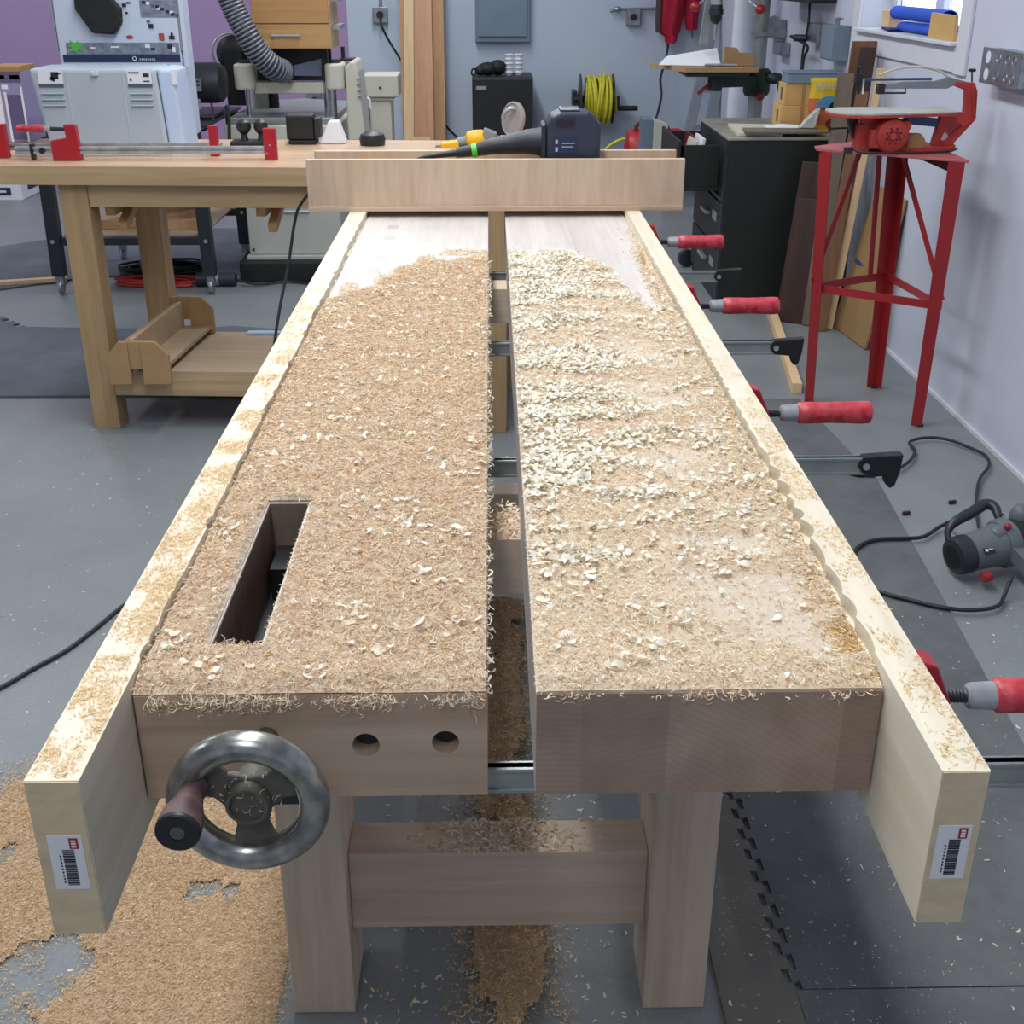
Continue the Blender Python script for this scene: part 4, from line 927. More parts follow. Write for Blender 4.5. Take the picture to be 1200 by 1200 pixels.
# rails above holding the drawer chest
for px in(386,402):
    q=Pq(px,60,6.15);mesh_obj('support_post',MB().box(q.x-.008,q.x+.008,6.13,6.16,zt+.0,1.073),'black',PL)
q=Pq(403,70,6.1)
mesh_obj('support_foot',MB().box(q.x-.02,q.x+.045,6.09,6.2,zt+.002,zt+.012),'black',PL)
# side housing
a,b=Pq(404,80,5.98),Pq(424,170,5.98)
mesh_obj('side_housing',MB().prism([(a.x,5.97,.66),(a.x,5.97,zt-.02),(a.x+.03,5.97,zt+.01),(b.x-.012,5.97,zt+.005),(b.x,5.97,zt-.04),(b.x+.02,5.97,.66)],(0,.3,0)),'creme',PL,bevel=.01,seg=3)
mb=MB()
for k in range(4):
    q=at(419+k*.3,92+k*7,y=5.966);mb.box(q.x-.004,q.x+.016,5.962,5.9695,q.z-.005,q.z+.004)
mesh_obj('vent_slots',mb,'galv',PL,bevel=.001)
# crank handle left
q0=Pq(266,126,5.9);q1=Pq(269,165,5.9)
mesh_obj('adjust_handle',MB().tube([q0,(q0.x+.004,5.9,q0.z-.06),q1],.008,10).cyl((q1.x,5.9,q1.z),(q1.x+.05,5.94,q1.z),.007,10).ball(q0,.012),'green',PL,smooth=True)
# pulley / big black wheel
q=Pq(276,60,6.3)
mesh_obj('drive_wheel',MB().lathe((q.x-.0,6.28,q.z-.005),(0,-1,0),[(.075,0),(.082,.01),(.082,.04),(.06,.06),(.02,.065)],32).box(q.x-.04,q.x+.05,6.2,6.3,.80,q.z-.0),'black',PL,smooth=True)
mesh_obj('wheel_rim',MB().torus((q.x-.012,6.22,q.z),(.5,-1,0),.085,.005,32,8),'steel',PL,smooth=True)
# drawer chest
a=at(302,60,y=5.9);b=at(388,60,y=5.9);czb=at(340,58,y=5.9).z
DC=thing('drawer_chest','pine drawer chest with steel pull set above the planer','chest',((a.x+b.x)/2,6.05,czb))
mesh_obj('carcass',MB().box(a.x-.02,b.x,5.92,6.25,czb,1.62),'drawers',DC,bevel=.002)
d1=at(340,28,y=5.9).z
f1=mesh_obj('drawer',MB().box(a.x-.015,b.x-.004,5.898,5.9195,czb+.004,d1-.002),'drawerw',DC,bevel=.002)
f2=mesh_obj('drawer',MB().box(a.x-.015,b.x-.004,5.898,5.9195,d1+.002,1.50),'drawerw',DC,bevel=.002)
h=at(334,42,y=5.88);mesh_obj('pull',MB().tube([(h.x-.06,5.897,h.z),(h.x-.06,5.882,h.z),(h.x+.06,5.882,h.z),(h.x+.06,5.897,h.z)],.006,8).box(h.x-.068,h.x-.052,5.892,5.8975,h.z-.01,h.z+.01).box(h.x+.052,h.x+.068,5.892,5.8975,h.z-.01,h.z+.01),'steel',f1,smooth=True)
q=at(403,32,y=6.0);mesh_obj('side_bracket',MB().box(b.x+.001,b.x+.035,6.0,6.2,q.z-.01,q.z+.01).box(b.x+.001,b.x+.03,6.0,6.2,q.z+.11,q.z+.12),'alu',DC)
# hose
pts=[at(255,-60,y=5.80),at(262,-22,y=5.80),at(275,12,y=5.80),at(292,44,y=5.80),at(306,66,y=5.82),at(322,80,y=5.86),at(334,84,y=5.95)]
cl=curve(pts,14)
HS=thing('dust_hose','ribbed grey dust collection hose curving down to the planer','hose',tuple(cl[-1]))
# resample & ribs
def resample(P,st):
    out=[P[0]];acc=0
    for a,b in zip(P,P[1:]):
        L=(b-a).length;d=0
        while acc+L-d>=st:
            d+=st-acc;acc=0;out.append(a+(b-a)*(d/L))
        acc+=L-d
    return out
mesh_obj('hose_wall',MB().tube(cl,.050,22,cap=False),'hosed',HS,smooth=True)
rp=resample([Vector(p) for p in cl],.0165);mb=MB()
for i in range(1,len(rp)-1):
    mb.torus(rp[i],rp[i+1]-rp[i-1],.050,.0052,26,6)
mesh_obj('rib_coil',mb,'hosem',HS,smooth=True)
# ------------------------------------------------------------------ second cream machine
q0=at(424,88,y=6.9);q1=at(467,112,y=6.9)
BM=thing('bandsaw_base','cream machine with boxy head and blue lever right of the planer','machine',((q0.x+q1.x)/2,7.05,0))
mesh_obj('head',MB().box(q0.x,q1.x,6.9,7.15,q1.z-.01,q0.z).box(q0.x,q1.x-.03,6.92,7.15,q1.z-.03,q1.z-.0105),'creme',BM,bevel=.008)
mesh_obj('body',MB().box(q0.x+.02,q1.x-.045,6.93,7.13,0,q1.z-.0305),'creme',BM,bevel=.006)
mesh_obj('head_bolt',MB().cyl(((q0.x+q1.x)/2,6.893,q0.z-.065),((q0.x+q1.x)/2,6.8995,q0.z-.065),.007,12),'blackm',BM)
qa=at(430,121,y=6.8);qb=at(432,172,y=6.8)
mesh_obj('lever',MB().bar(qb-Vector((0,0,.15)),qa-Vector((0,0,.02)),.03,.02,(0,1,0)),'sawblue',BM,bevel=.002)
mesh_obj('lever_hook',MB().tube(curve([(qa.x-.02,6.8,qa.z-.01),(qa.x-.012,6.8,qa.z+.018),(qa.x+.012,6.8,qa.z+.02),(qa.x+.02,6.8,qa.z-.03)],5),.008,10),'label',BM,smooth=True)
mesh_obj('knob',MB().ball((qa.x-.018,6.8,qa.z-.015),.016),'black',BM,smooth=True)
# ------------------------------------------------------------------ tangled cords on floor
def loopcord(cx,cy,rx,ry,seed,n=7,zz=.008):
    r=random.Random(seed);pts=[]
    for k in range(n*6):
        a=2*PI*k/6+r.uniform(-.2,.2);s_=r.uniform(.7,1.15);pts.append((cx+rx*s_*_c(a)+r.uniform(-.02,.02),cy+ry*s_*_s(a),zz+.0011*k))
    return curve(pts,4)
q=at(195,322,z=0)
recenter(single('coiled_cord',MB().tube(loopcord(q.x,q.y+.05,.22,.12,1,6),.006,7),'cordm','black extension cord coiled on the floor below the black stand','cord',smooth=True))
recenter(single('coiled_cord',MB().tube(loopcord(q.x+.02,q.y-.22,.2,.08,2,4),.006,7),'wire_red','orange red extension cord coiled on the floor below the black stand','cord',smooth=True))
q=at(255,328,z=.03)
fl=thing('flashlight','dark cylindrical hose coupling on the floor beside the planer base','coupling',(q.x,q.y,0),0)
mesh_obj('barrel',MB().cyl((q.x-.1,q.y,.034),(q.x+.09,q.y,.034),.033,20),'hosed',fl,smooth=True)
mesh_obj('ring',MB().cyl((q.x-.025,q.y,.034),(q.x+.01,q.y,.034),.0338,20),'alu',fl,smooth=True)
single('extension_cable',MB().tube(curve([(q.x+.095,q.y,.03),(q.x+.2,q.y-.02,.012),at(340,330,z=.01),at(400,338,z=.01),(-.5,5.5,.01)],6),.006,8),'cordm','black cord along the floor in front of the planer base','cord',smooth=True)
qa=at(-20,334,z=.012);qb=at(78,328,z=.012)
recenter(single('wood_strip',MB().bar(Vector((qa.x,qa.y,.018)),Vector((qb.x,qb.y,.018)),.04,.018),'lumB','thin wood strip on the floor at the left, touching the stand caster','wood strip'))
# green and white box at left floor
q0=at(-30,236,z=0);q1=at(27,235,z=0);
G=thing('shipping_box','low white box with green top on the floor at the left edge','box',((q0.x+q1.x)/2,q0.y+.3,0))
zt0=at(27,214,y=q1.y).z
zt1=at(27,218,y=q1.y).z
o=MB().box(q0.x,q1.x,q1.y,q1.y+.5,.001,.115);mesh_obj('white_box',o,'paper',G,bevel=.003)
mesh_obj('green_top',MB().box(q0.x+.01,q1.x-.02,q1.y+.02,q1.y+.48,.1155,.124),'stgreen',G)
mesh_obj('dark_logo',MB().box(q1.x-.36,q1.x-.07,q1.y-.003,q1.y-.0005,.035,.085).box(q1.x+.0005,q1.x+.003,q1.y+.12,q1.y+.4,.05,.10),'navy',G)
mesh_obj('logo_lettering',MB().box(q1.x-.30,q1.x-.10,q1.y-.005,q1.y-.0035,.053,.067),'label',G)
# ------------------------------------------------------------------ TOOLS IN AND BEHIND THE SLED
zs=.8846+.0125
q0=at(633,185,y=2.955);q1=at(702,185,y=2.955)
RT_=thing('power_tool','navy cordless-style power tool with vents, curved horn handle and green strap, standing in the sled','power tool',((q0.x+q1.x)/2,2.972,zs))
x0,x1=q0.x,q1.x;zt=1.098
def tb(name,pts,y0,y1,mat,**k): return mesh_obj(name,MB().prism([(a,y0,b) for a,b in pts],(0,y1-y0,0)),mat,RT_,**k)
w=x1-x0
bd=tb('housing',[(x0+.012,zs),(x1,zs),(x1,zt-.022),(x1-.014,zt-.004),(x1-.03,zt+.006),(x0+.045,zt+.006),(x0+.022,zt-.004),(x0+.012,zt-.03)],2.925,3.025,'tool',bevel=.008,seg=3)
tb('side_cheek',[(x0,zs),(x0+.0115,zs),(x0+.0115,zt-.02),(x0+.002,zt-.024)],2.922,3.02,'toold',bevel=.002)
mb=MB()
for k in range(8):
    xx=x0+.036+k*.0058;mb.obox((xx,2.9235,zt-.018),(.0028,.004,.018),ry=.25)
mesh_obj('vent_slots',mb,'ink',bd)
mesh_obj('label_panel',MB().box(x0+.03,x0+.085,2.922,2.9248,1.012,1.048),'boxgrey' if False else 'navy',bd)
mesh_obj('label_icons',MB().box(x0+.034,x0+.040,2.9205,2.9218,1.034,1.043).box(x0+.034,x0+.040,2.9205,2.9218,1.016,1.026).box(x0+.05,x0+.08,2.9205,2.9218,1.034,1.036).box(x0+.05,x0+.075,2.9205,2.9218,1.026,1.028),'case',bd)
mesh_obj('grip_pad',MB().box(x0+.045,x0+.092,2.945,3.0,zt+.0065,zt+.0135),'galv',bd,bevel=.003)
mesh_obj('base_strip',MB().box(x0+.004,x1+.001,2.92,3.028,zs+.0,zs+.006),'case',bd)
# horn handle
hp=[(x0+.004,2.97,zt-.045),(x0-.03,2.97,zt-.066),(x0-.075,2.97,zt-.078),(x0-.12,2.97,zt-.085),(x0-.155,2.97,zt-.092),(x0-.19,2.97,zt-.097)]
hp=[tuple(at(px,py,y=2.97)) for px,py in((636,166),(618,166),(598,169),(575,172),(556,176),(535,179))]
cc=curve(hp,6);k=len(cc)
mesh_obj('horn_handle',MB().tube(cc,[.022*(1-i/(k-1))**1.3+.012 for i in range(k)],20),'toold',RT_,smooth=True)
qa=at(553,177,y=2.97);qb=at(559,176,y=2.97)
mesh_obj('green_strap',MB().cyl(qa,qb,.0165,20),'lime',RT_,smooth=True)
tp=[tuple(at(px,py,y=2.972)) for px,py in((536,179),(520,181),(500,184),(488,187))]
cc=curve(tp,5);k=len(cc);mesh_obj('cord_sleeve',MB().tube(cc,[.0095-.006*i/(k-1) for i in range(k)],12),'black',RT_,smooth=True)
q=at(622,182,y=2.95);mesh_obj('green_switch',MB().box(q.x-.012,q.x+.012,2.94,2.97,zs+.06-.02,zs+.1-.022),'lime',RT_,bevel=.003)
# yellow grinders on table (behind sled)
z=TT+.0012
q=at(545,160,y=4.2)
YT=thing('cordless_tool','yellow and grey cordless tool lying on the table behind the sled','power tool',(q.x,4.2,z))
a=at(517,170,y=4.2);b=at(538,166,y=4.2)
mesh_obj('battery',MB().obox(((a.x+b.x)/2,4.2,a.z-.005),(.062,.06,.036),ry=-.1),'dyellow',YT,bevel=.005)
mesh_obj('neck',MB().cyl((b.x-.005,4.2,b.z-.005),(b.x+.035,4.2,b.z+.004),.017,16),'boxgrey',YT,smooth=True)
c=at(558,160,y=4.2)
mesh_obj('motor_body',MB().lathe((b.x+.02,4.2,c.z-.012),(1,0,.12),[(.012,0),(.026,.01),(.030,.03),(.028,.06),(.02,.075)],20),'dyellow',YT,smooth=True)
mesh_obj('gear_head',MB().obox((b.x+.10,4.2,c.z+.002),(.045,.05,.04),ry=.35).cyl((b.x+.11,4.2,c.z),(b.x+.15,4.2,c.z-.02),.013,14),'boxgrey',YT,bevel=.004)
mesh_obj('stand_block',MB().box(a.x-.02,b.x+.11,4.17,4.235,z,c.z-.045),'black',YT,bevel=.003)
q=at(603,145,y=4.3)
SG=thing('circular_saw_guard','round translucent blade guard standing on the table in front of the black fridge','blade guard',(q.x,4.3,z))
rr=.058
mesh_obj('disc',MB().lathe((q.x,4.3,z+rr+.018),(-.8,-.6,.15),[(rr,0),(rr,.012),(rr*.9,.016),(rr*.86,.012),(.02,.012)],36),'clear',SG,smooth=True)
mb=MB()
ang=[(i/10)*PI*.9+.3 for i in range(11)]
mesh_obj('arc_scale',MB().tube([(q.x-.008+rr*.62*_c(t)*.9,4.284,z+rr+.02+rr*.62*_s(t)) for t in ang],.007,8),'alu',SG,smooth=True)
mesh_obj('base_foot',MB().box(q.x-.05,q.x+.06,4.27,4.34,z,z+.02),'boxgrey',SG,bevel=.003)
# ------------------------------------------------------------------ BACK WALL THINGS
# leaning lumber
def lean_board(name,px0,px1,xoff,y0,y1,wd,t,H,mat,label,group=None,cat='board',zc=0):
    pass
def leanb(x0,x1,yb,yt,H,t,mat,label,dx=0):
    mb=MB().prism([(x0,yb,0.002),(x0,yb+t,0.002),(x0+dx,yt+t,H),(x0+dx,yt,H)],(x1-x0,0,0))
    o=single('lumber_board',mb,mat,label,'board',group='boards leaning on the back wall',bevel=.0015);return recenter(o)
xa=at(470,90,y=8.9).x;xb=at(521,90,y=8.9).x;w=xb-xa
leanb(xa,xb,8.86,9.05,2.4,.02,'lumA','wide tan board leaning on the back wall, rearmost of the three')
leanb(xa+w*.20,xb-w*.26,8.79,8.99,2.3,.02,'lumC','pinkish board leaning on the back wall, middle of the three')
leanb(xa+w*.03,xa+w*.25,8.74,8.94,2.35,.02,'lumB','narrow pale strip leaning in front of the wider boards',dx=.06)
leanb(xa+w*.26,xa+w*.66,8.69,8.72,.34,.02,'lumB','short pale offcut standing before the leaning boards')
q0=at(413,0,y=9.0);q1=at(416,62,y=9.0)
# panel
a,b=at(557,49,y=9.16),at(621,-40,y=9.16)
EP=thing('electrical_panel','grey steel electrical panel on the back wall','electrical panel',((a.x+b.x)/2,9.17,a.z))
mesh_obj('cabinet',MB().box(a.x,b.x,9.14,9.1995,a.z,1.75),'panelg',EP,bevel=.003)
mesh_obj('door',MB().box(a.x+.02,b.x-.02,9.125,9.1395,a.z+.035,1.70),'panelg',EP,bevel=.004)
# conduit along wall left & outlet
def wallbox(px0,py0,px1,py1,label,y=BY,holes=1,cat='outlet box'):
    a=at(px0,py1,y=y-.04);b=at(px1,py0,y=y-.04);o=thing('outlet_box',label,cat,((a.x+b.x)/2,y-.02,a.z))
    mesh_obj('box',MB().box(a.x,b.x,y-.05,y-.0005,a.z,b.z),'galv',o,bevel=.004)
    cx,cz=(a.x+b.x)/2,(a.z+b.z)/2
    mesh_obj('socket',MB().cyl((cx,y-.053,cz),(cx,y-.0505,cz),min(b.x-a.x,b.z-a.z)*.24,20),'black',o,smooth=True);return o
o=wallbox(437,8,454,27,'galvanised outlet box on the white back wall left of the leaning boards')
mesh_obj('conduit',MB().tube([at(446,9,y=9.17),at(446,-40,y=9.17)],.012,10),'galv',o,smooth=True)
single('extension_cable',MB().tube(curve([at(446,20,y=9.12),at(447,30,y=9.11),at(456,48,y=9.12),at(467,66,y=9.13),at(478,84,y=9.13),at(500,120,y=9.14),at(525,150,y=9.15),at(540,165,y=9.15)],6),.008,8),'cordm','grey cord dropping from the outlet box behind the leaning boards','cord',smooth=True)
o=wallbox(734,10,751,30,'square galvanised outlet box beside the red jacket')
a=at(734,11,y=9.17)
mesh_obj('conduit',MB().tube([at(726,11,y=9.17),at(770,10,y=9.17)],.010,10),'galv',o,smooth=True)
mesh_obj('clamp_fitting',MB().ball(at(724,11,y=9.16),(.03,.02,.02)).cyl(at(715,13,y=9.16),at(722,12,y=9.16),.012,10),'galv',o,smooth=True)
a,b=at(359,0,y=9.2),at(413,60,y=9.2)
o=wallbox(361,109,376,126,'grey electrical socket seen under the planer head')
# mini fridge
a=at(553,91,y=8.62);b=at(625,91,y=8.62)
FR=thing('mini_fridge','small black fridge against the back wall','fridge',((a.x+b.x)/2,8.85,0))
mesh_obj('body',MB().box(a.x,b.x,8.66,9.1,.02,a.z),'black',FR,bevel=.006)
mesh_obj('door',MB().box(a.x+.002,b.x-.002,8.61,8.6595,.03,a.z-.006),'black',FR,bevel=.006)
mesh_obj('feet',MB().box(a.x+.02,a.x+.06,8.7,8.74,.0,.0195).box(b.x-.06,b.x-.02,8.7,8.74,0,.0195),'blackr',FR)
q=at(558,101,y=8.605);q2=at(570,105,y=8.605);mesh_obj('badge',MB().box(q.x,q2.x,8.605,8.6095,q2.z,q.z),'alu',FR)
fz=a.z
# bag on fridge
q=at(575,84,y=8.75)
mb=MB().ball((q.x-.02,8.78,fz+.045),(.075,.06,.044)).ball((q.x+.05,8.8,fz+.052),(.06,.06,.051)).ball((q.x-.07,8.77,fz+.035),(.04,.04,.033))
BG=thing('tool_bag','small black soft bag lying on top of the black fridge','bag',(q.x,8.78,fz));mesh_obj('pouch',mb,'blackr',BG,smooth=True)
mesh_obj('strap',MB().tube(curve([(q.x-.09,8.76,fz+.04),(q.x-.125,8.75,fz+.045),(q.x-.13,8.75,fz+.01),(q.x-.1,8.75,fz+.012)],5),.006,8),'black',BG,smooth=True)
# egg carton / cup stack: two stacks of cups
for k,(px,lab) in enumerate(((597,'left stack of white cups on the black fridge'),(608,'right stack of white cups on the black fridge'))):
    q=at(px,80,y=8.8);o=thing('cup_stack',lab,'cups',(q.x,8.8,fz))
    mb=MB();prof=[]
    for j in range(5):prof+=[(.020,j*.028+.001),(.030,j*.028+.02),(.032,j*.028+.022),(.030,j*.028+.0275)]
    mesh_obj('cups',MB().lathe((q.x,8.8,fz+.0005),(0,0,1),prof,20),'paper',o,smooth=True)
# cord reel on wall
a=at(672,118,y=8.98);b=at(723,118,y=8.98)
RL=thing('cord_reel','wall mounted reel wound with yellow extension cord','cord reel',((a.x+b.x)/2,9.05,a.z-.2))
zc=at(700,116,y=9.0).z
def flange(x):return MB().lathe((x,9.0,zc),(1,0,0),[(.03,0),(.17,.006),(.17,.014),(.03,.02)],28)
xa_=at(678,116,y=9.0).x;xb_=at(716,116,y=9.0).x
mesh_obj('flange',flange(xa_),'blackm',RL,smooth=True);mesh_obj('flange',flange(xb_),'blackm',RL,smooth=True)
mesh_obj('bracket',MB().box(xa_-.04,xa_-.01,9.0,9.1995,zc-.05,zc+.05).cyl((xa_-.03,9.0,zc),(xb_+.06,9.0,zc),.02,14),'blackm',RL)
mesh_obj('crank',MB().bar((xb_+.05,9.0,zc),(xb_+.05,8.98,zc-.06),.02,.02).cyl((xb_+.05,8.97,zc-.06),(xb_+.19,8.97,zc-.06),.018,12),'black',RL,smooth=True)
mb=MB();rnd=random.Random(4)
for layer in range(3):
    for k in range(10-layer):
        X=xa_+.05+layer*.012+k*.0215+rnd.uniform(-.003,.003);mb.torus((X,9.0,zc+rnd.uniform(-.008,.012)),(1,rnd.uniform(-.12,.12),rnd.uniform(-.12,.12)),.105+layer*.018+(.02 if 2<k<7 else 0),.0105,26,7)
mesh_obj('yellow_cord',mb,'yellow',RL,smooth=True)
# compressor
a=at(732,158,y=8.3);b=at(757,158,y=8.3)
CP=thing('air_compressor','red pancake style air compressor with carry handle behind the sled','compressor',(b.x,8.35,0))
cx=at(765,150,y=8.35).x
mesh_obj('tank',MB().lathe((at(732,160,y=8.35).x,8.35,.30),(1,0,0),[(.04,0),(.12,.02),(.14,.06),(.14,.36),(.12,.40),(.04,.42)],28),'red',CP,smooth=True)
mesh_obj('feet',MB().box(cx-.14,cx-.10,8.25,8.45,0,.18).box(cx+.1,cx+.14,8.25,8.45,0,.18),'black',CP)
mesh_obj('carry_handle',MB().tube(curve([at(745,158,y=8.3),at(746,148,y=8.3),at(752,143,y=8.3),at(765,142,y=8.3),at(778,144,y=8.3),at(783,152,y=8.3),at(784,160,y=8.3)],6),.013,10),'reddark',CP,smooth=True)
mesh_obj('hose_loop',MB().tube(curve([at(733,162,y=8.2),at(722,166,y=8.2),at(713,172,y=8.2),at(706,180,y=8.2)],6),.010,8),'yellow',CP,smooth=True)
a=at(754,140,y=7.86);b=at(766,178,y=7.86)
GB=thing('tool_box','grey and cream painted steel box standing by the red compressor','box',((a.x+b.x)/2,7.95,0))
mesh_obj('grey_side',MB().box(a.x,b.x-.01,7.86,8.06,0,a.z),'panelg',GB,bevel=.003)
mesh_obj('cream_front',MB().prism([(b.x-.009,7.86,0),(at(781,150,y=7.86).x,7.86,0),(at(783,150,y=7.86).x,7.86,a.z-.03),(b.x-.009,7.86,a.z-.005)],(0,.18,0)),'creme',GB,bevel=.003)
q=at(800,165,y=7.9)
single('extension_cable',MB().tube(curve([at(783,52,y=9.12),at(780,70,y=9.1),at(774,92,y=9.08),at(775,112,y=9.05),at(770,135,y=8.9),at(765,143,y=8.5)],6),.009,8),'cordm','black cord hanging from under the jacket to the compressor','cord',smooth=True)
# jacket: hanging cloth with two sleeves
def jac(pts,y0,y1,fold,seed):
    r=random.Random(seed)
    """pts: list of (pxL,pxR,py)"""
    n=13;vs=[];fs=[];m=len(pts)
    for side in(0,1):
        for l,rr,py in pts:
            for j in range(n):
                t=j/(n-1);px=l+(rr-l)*t;q=at(px,py,y=y0)
                bul=_s(PI*t)**.6*(y1-y0)
                off=(-bul*.8+fold*_s(t*14+seed+py*.04)*_s(PI*t)) if side==0 else bul*.5
                vs.append((q.x,y0+off,q.z))
    for side in(0,1):
        o=side*m*n
        for i in range(m-1):
            for j in range(n-1):
                a=o+i*n+j;fs.append((a,a+1,a+n+1,a+n))
    for j in range(n-1):
        fs.append((j,j+1,m*n+j+1,m*n+j));a=(m-1)*n+j;fs.append((a,a+1,a+1+m*n,a+m*n))
    for i in range(m-1):
        for j in(0,n-1):
            a=i*n+j;fs.append((a,a+n,a+n+m*n,a+m*n))
    return MB().add(vs,fs)
JK=thing('hooded_jacket','dark red jacket with grey side panel hanging on the back wall','jacket',tuple(at(793,50,y=9.1)))
mesh_obj('sleeve',jac([(772,812,-45),(771,806,-15),(769,803,0),(768,801,20),(768,797,36),(779,794,43),(779,793,48),(780,790,51)],9.08,9.17,.012,1),'jacket',JK,smooth=True)
mesh_obj('body',jac([(800,826,-45),(801,823,-10),(802,820,10),(802,818,25),(804,817,35)],9.11,9.17,.01,3),'jacket',JK,smooth=True)
mesh_obj('grey_panel',jac([(771,779,-40),(770,778,-10),(768.5,777,10),(768,776,30),(768,775,38)],9.045,9.09,.0,3),'jacketd',JK,smooth=True)
mesh_obj('drawstring',MB().tube([at(811,34,y=9.1),at(811,45,y=9.1)],.004,6),'jacketd',JK)
single('coat_hook',MB().box(at(800,0,y=9.15).x-.05,at(800,0,y=9.15).x+.05,9.165,9.1995,1.44,1.47),'steel','steel coat hook plate on the back wall above the jacket','hook')
# ladder leaning
LD=thing('step_ladder','aluminium ladder leaning on the back wall behind the drill press','ladder',tuple(at(815,180,y=8.7)))
LD.location.z=0;WM[LD.name]=Matrix.Translation(LD.location)
lb0=at(803,175,y=8.62);lt0=at(842,0,y=8.95)
d=(lt0-lb0);t0=-lb0.z/d.z
def ladder_pt(off,t):p=lb0+d*t;return Vector((p.x+off,p.y,p.z))
rs=[]
for off in(0,.15):
    p=ladder_pt(off,t0+.004);r_=ladder_pt(off*.6,1.35);mesh_obj('side_rail',MB().bar(p,r_,.07,.03,(0,1,0)),'ladderm',LD,bevel=.003)
for k in range(6):
    t=t0+.18+k*.25;a=ladder_pt(.02,t);b=ladder_pt(.13,t);mesh_obj('rung',MB().bar(a,b,.04,.03),'ladderm',LD)
# ------------------------------------------------------------------ DRILL PRESS
dx=at(891,70,y=6.62)
DP=thing('drill_press','green drill press with plywood table behind the dark filing cabinet','drill press',(dx.x,6.6,0))
cxp=at(889,70,y=6.62).x
mesh_obj('column',MB().cyl((cxp,6.62,.03),(cxp,6.62,1.9),.038,28),'blackm' if False else 'zinc',DP,smooth=True)
mesh_obj('base',MB().box(cxp-.22,cxp+.16,6.33,6.75,0,.04),'green',DP,bevel=.01)
# table
za=at(890,81,y=6.35).z
a=at(803,81,y=6.3);b=at(890,79,y=6.3)
mesh_obj('cast_table',MB().box(a.x+.01,b.x-.04,6.33,6.58,za-.035,za-.012),'green',DP,bevel=.005)
mesh_obj('plywood_top',MB().prism([(a.x,6.3,za-.0115),(b.x+.0,6.3,za-.0115),(b.x-.02,6.66,za-.0115),(a.x-.13,6.66,za-.0115)],(0,0,.022)),'mdf',DP,bevel=.001)
q=at(838,95,y=6.45)
mesh_obj('table_arm',MB().cyl((q.x,6.45,za-.11),(q.x,6.45,za-.036),.038,20).bar((q.x,6.45,za-.07),(cxp,6.6,za-.075),.06,.05),'green',DP,smooth=True)
mesh_obj('column_collar',MB().lathe((cxp,6.62,za-.15),(0,0,1),[(.06,0),(.07,.02),(.07,.12),(.055,.135)],24).ball((cxp+.08,6.56,za-.06),(.045,.04,.03)),'green',DP,smooth=True)
mesh_obj('table_lever',MB().cyl((cxp+.09,6.53,za-.07),(cxp+.105,6.5,za-.15),.009,10),'green',DP,smooth=True)
mesh_obj('lock_lever',MB().cyl((q.x-.03,6.43,za-.075),(q.x-.09,6.40,za-.12),.009,10),'redst',DP,smooth=True)
mesh_obj('column_lower_collar',MB().ball(at(891,113,y=6.55),.022),'redst',DP,smooth=True)
# head, quill, chuck
ck=at(839,18,y=6.45)
mesh_obj('chuck',MB().lathe((ck.x,6.45,ck.z+.05),(0,0,-1),[(.03,0),(.032,.02),(.036,.022),(.036,.045),(.03,.05),(.026,.075),(.012,.09)],24),'blackm',DP,smooth=True)
mesh_obj('drill_bit',MB().cyl((ck.x,6.45,ck.z-.04),(ck.x,6.45,ck.z-.115),.006,12),'steel',DP,smooth=True)
mesh_obj('quill',MB().cyl((ck.x,6.45,ck.z+.05),(ck.x,6.45,1.55),.03,20),'steel',DP,smooth=True)
mesh_obj('head',MB().box(ck.x-.1,cxp+.08,6.36,6.72,1.42,1.75),'green',DP,bevel=.02,seg=3)
mesh_obj('support_arm',MB().bar(at(824,52,y=6.5),at(836,-30,y=6.5),.04,.03,(0,1,0)),'zinc',DP)
for (px,py,qx,qy) in((815,8,836,-8),(891,11,872,-3)):
    a=at(px,py,y=6.3);b=at(qx,qy,y=6.34)
    mesh_obj('feed_lever',MB().cyl(a,b,.006,10).cyl(b,b+Vector((0,.1,.15)),.006,8),'steel',DP,smooth=True)
    mesh_obj('feed_knob',MB().ball(a,(.026,.026,.022)),'redst',DP,smooth=True)
mesh_obj('clamp_ring',MB().lathe((cxp,6.62,at(890,41,y=6.62).z-.012),(0,0,1),[(.045,0),(.045,.024)],24).bar((cxp-.06,6.57,at(890,39,y=6.62).z),(cxp+.12,6.57,at(890,39,y=6.62).z),.02,.02),'zinc',DP)
# paper, wood block, odds on the drill press table
ztp=za+.0115
a=at(774,68,y=6.4)
def paper(name,pts,label,mat='paper',th=.004,cat='paper'):
    return recenter(single(name,MB().prism(pts,(0,0,th)),mat,label,cat))
o=single('paper_sheet',MB().add([(a.x,6.45,ztp+.001),(a.x+.30,6.36,ztp+.001),(a.x+.32,6.62,ztp+.07),(a.x+.06,6.62,ztp+.03),(a.x,6.45,ztp+.004),(a.x+.30,6.36,ztp+.004),(a.x+.32,6.62,ztp+.073),(a.x+.06,6.62,ztp+.033)],[(0,3,2,1),(4,5,6,7),(0,1,5,4),(1,2,6,5),(2,3,7,6),(3,0,4,7)]),'paper','curled white paper sheets lying over the drill press table edge','paper');recenter(o)
a=at(848,64,y=6.42);b=at(884,64,y=6.42)
recenter(single('wood_fence',MB().prism([(a.x,6.40,ztp),(b.x,6.40,ztp),(b.x,6.40,ztp+.06),(b.x-.08,6.40,ztp+.062),(a.x+.06,6.40,ztp+.085),(a.x-.0,6.40,ztp+.09)],(0,.03,0)),'mdf','notched wooden fence standing on the drill press table','fence',bevel=.001))
a=at(826,66,y=6.38)
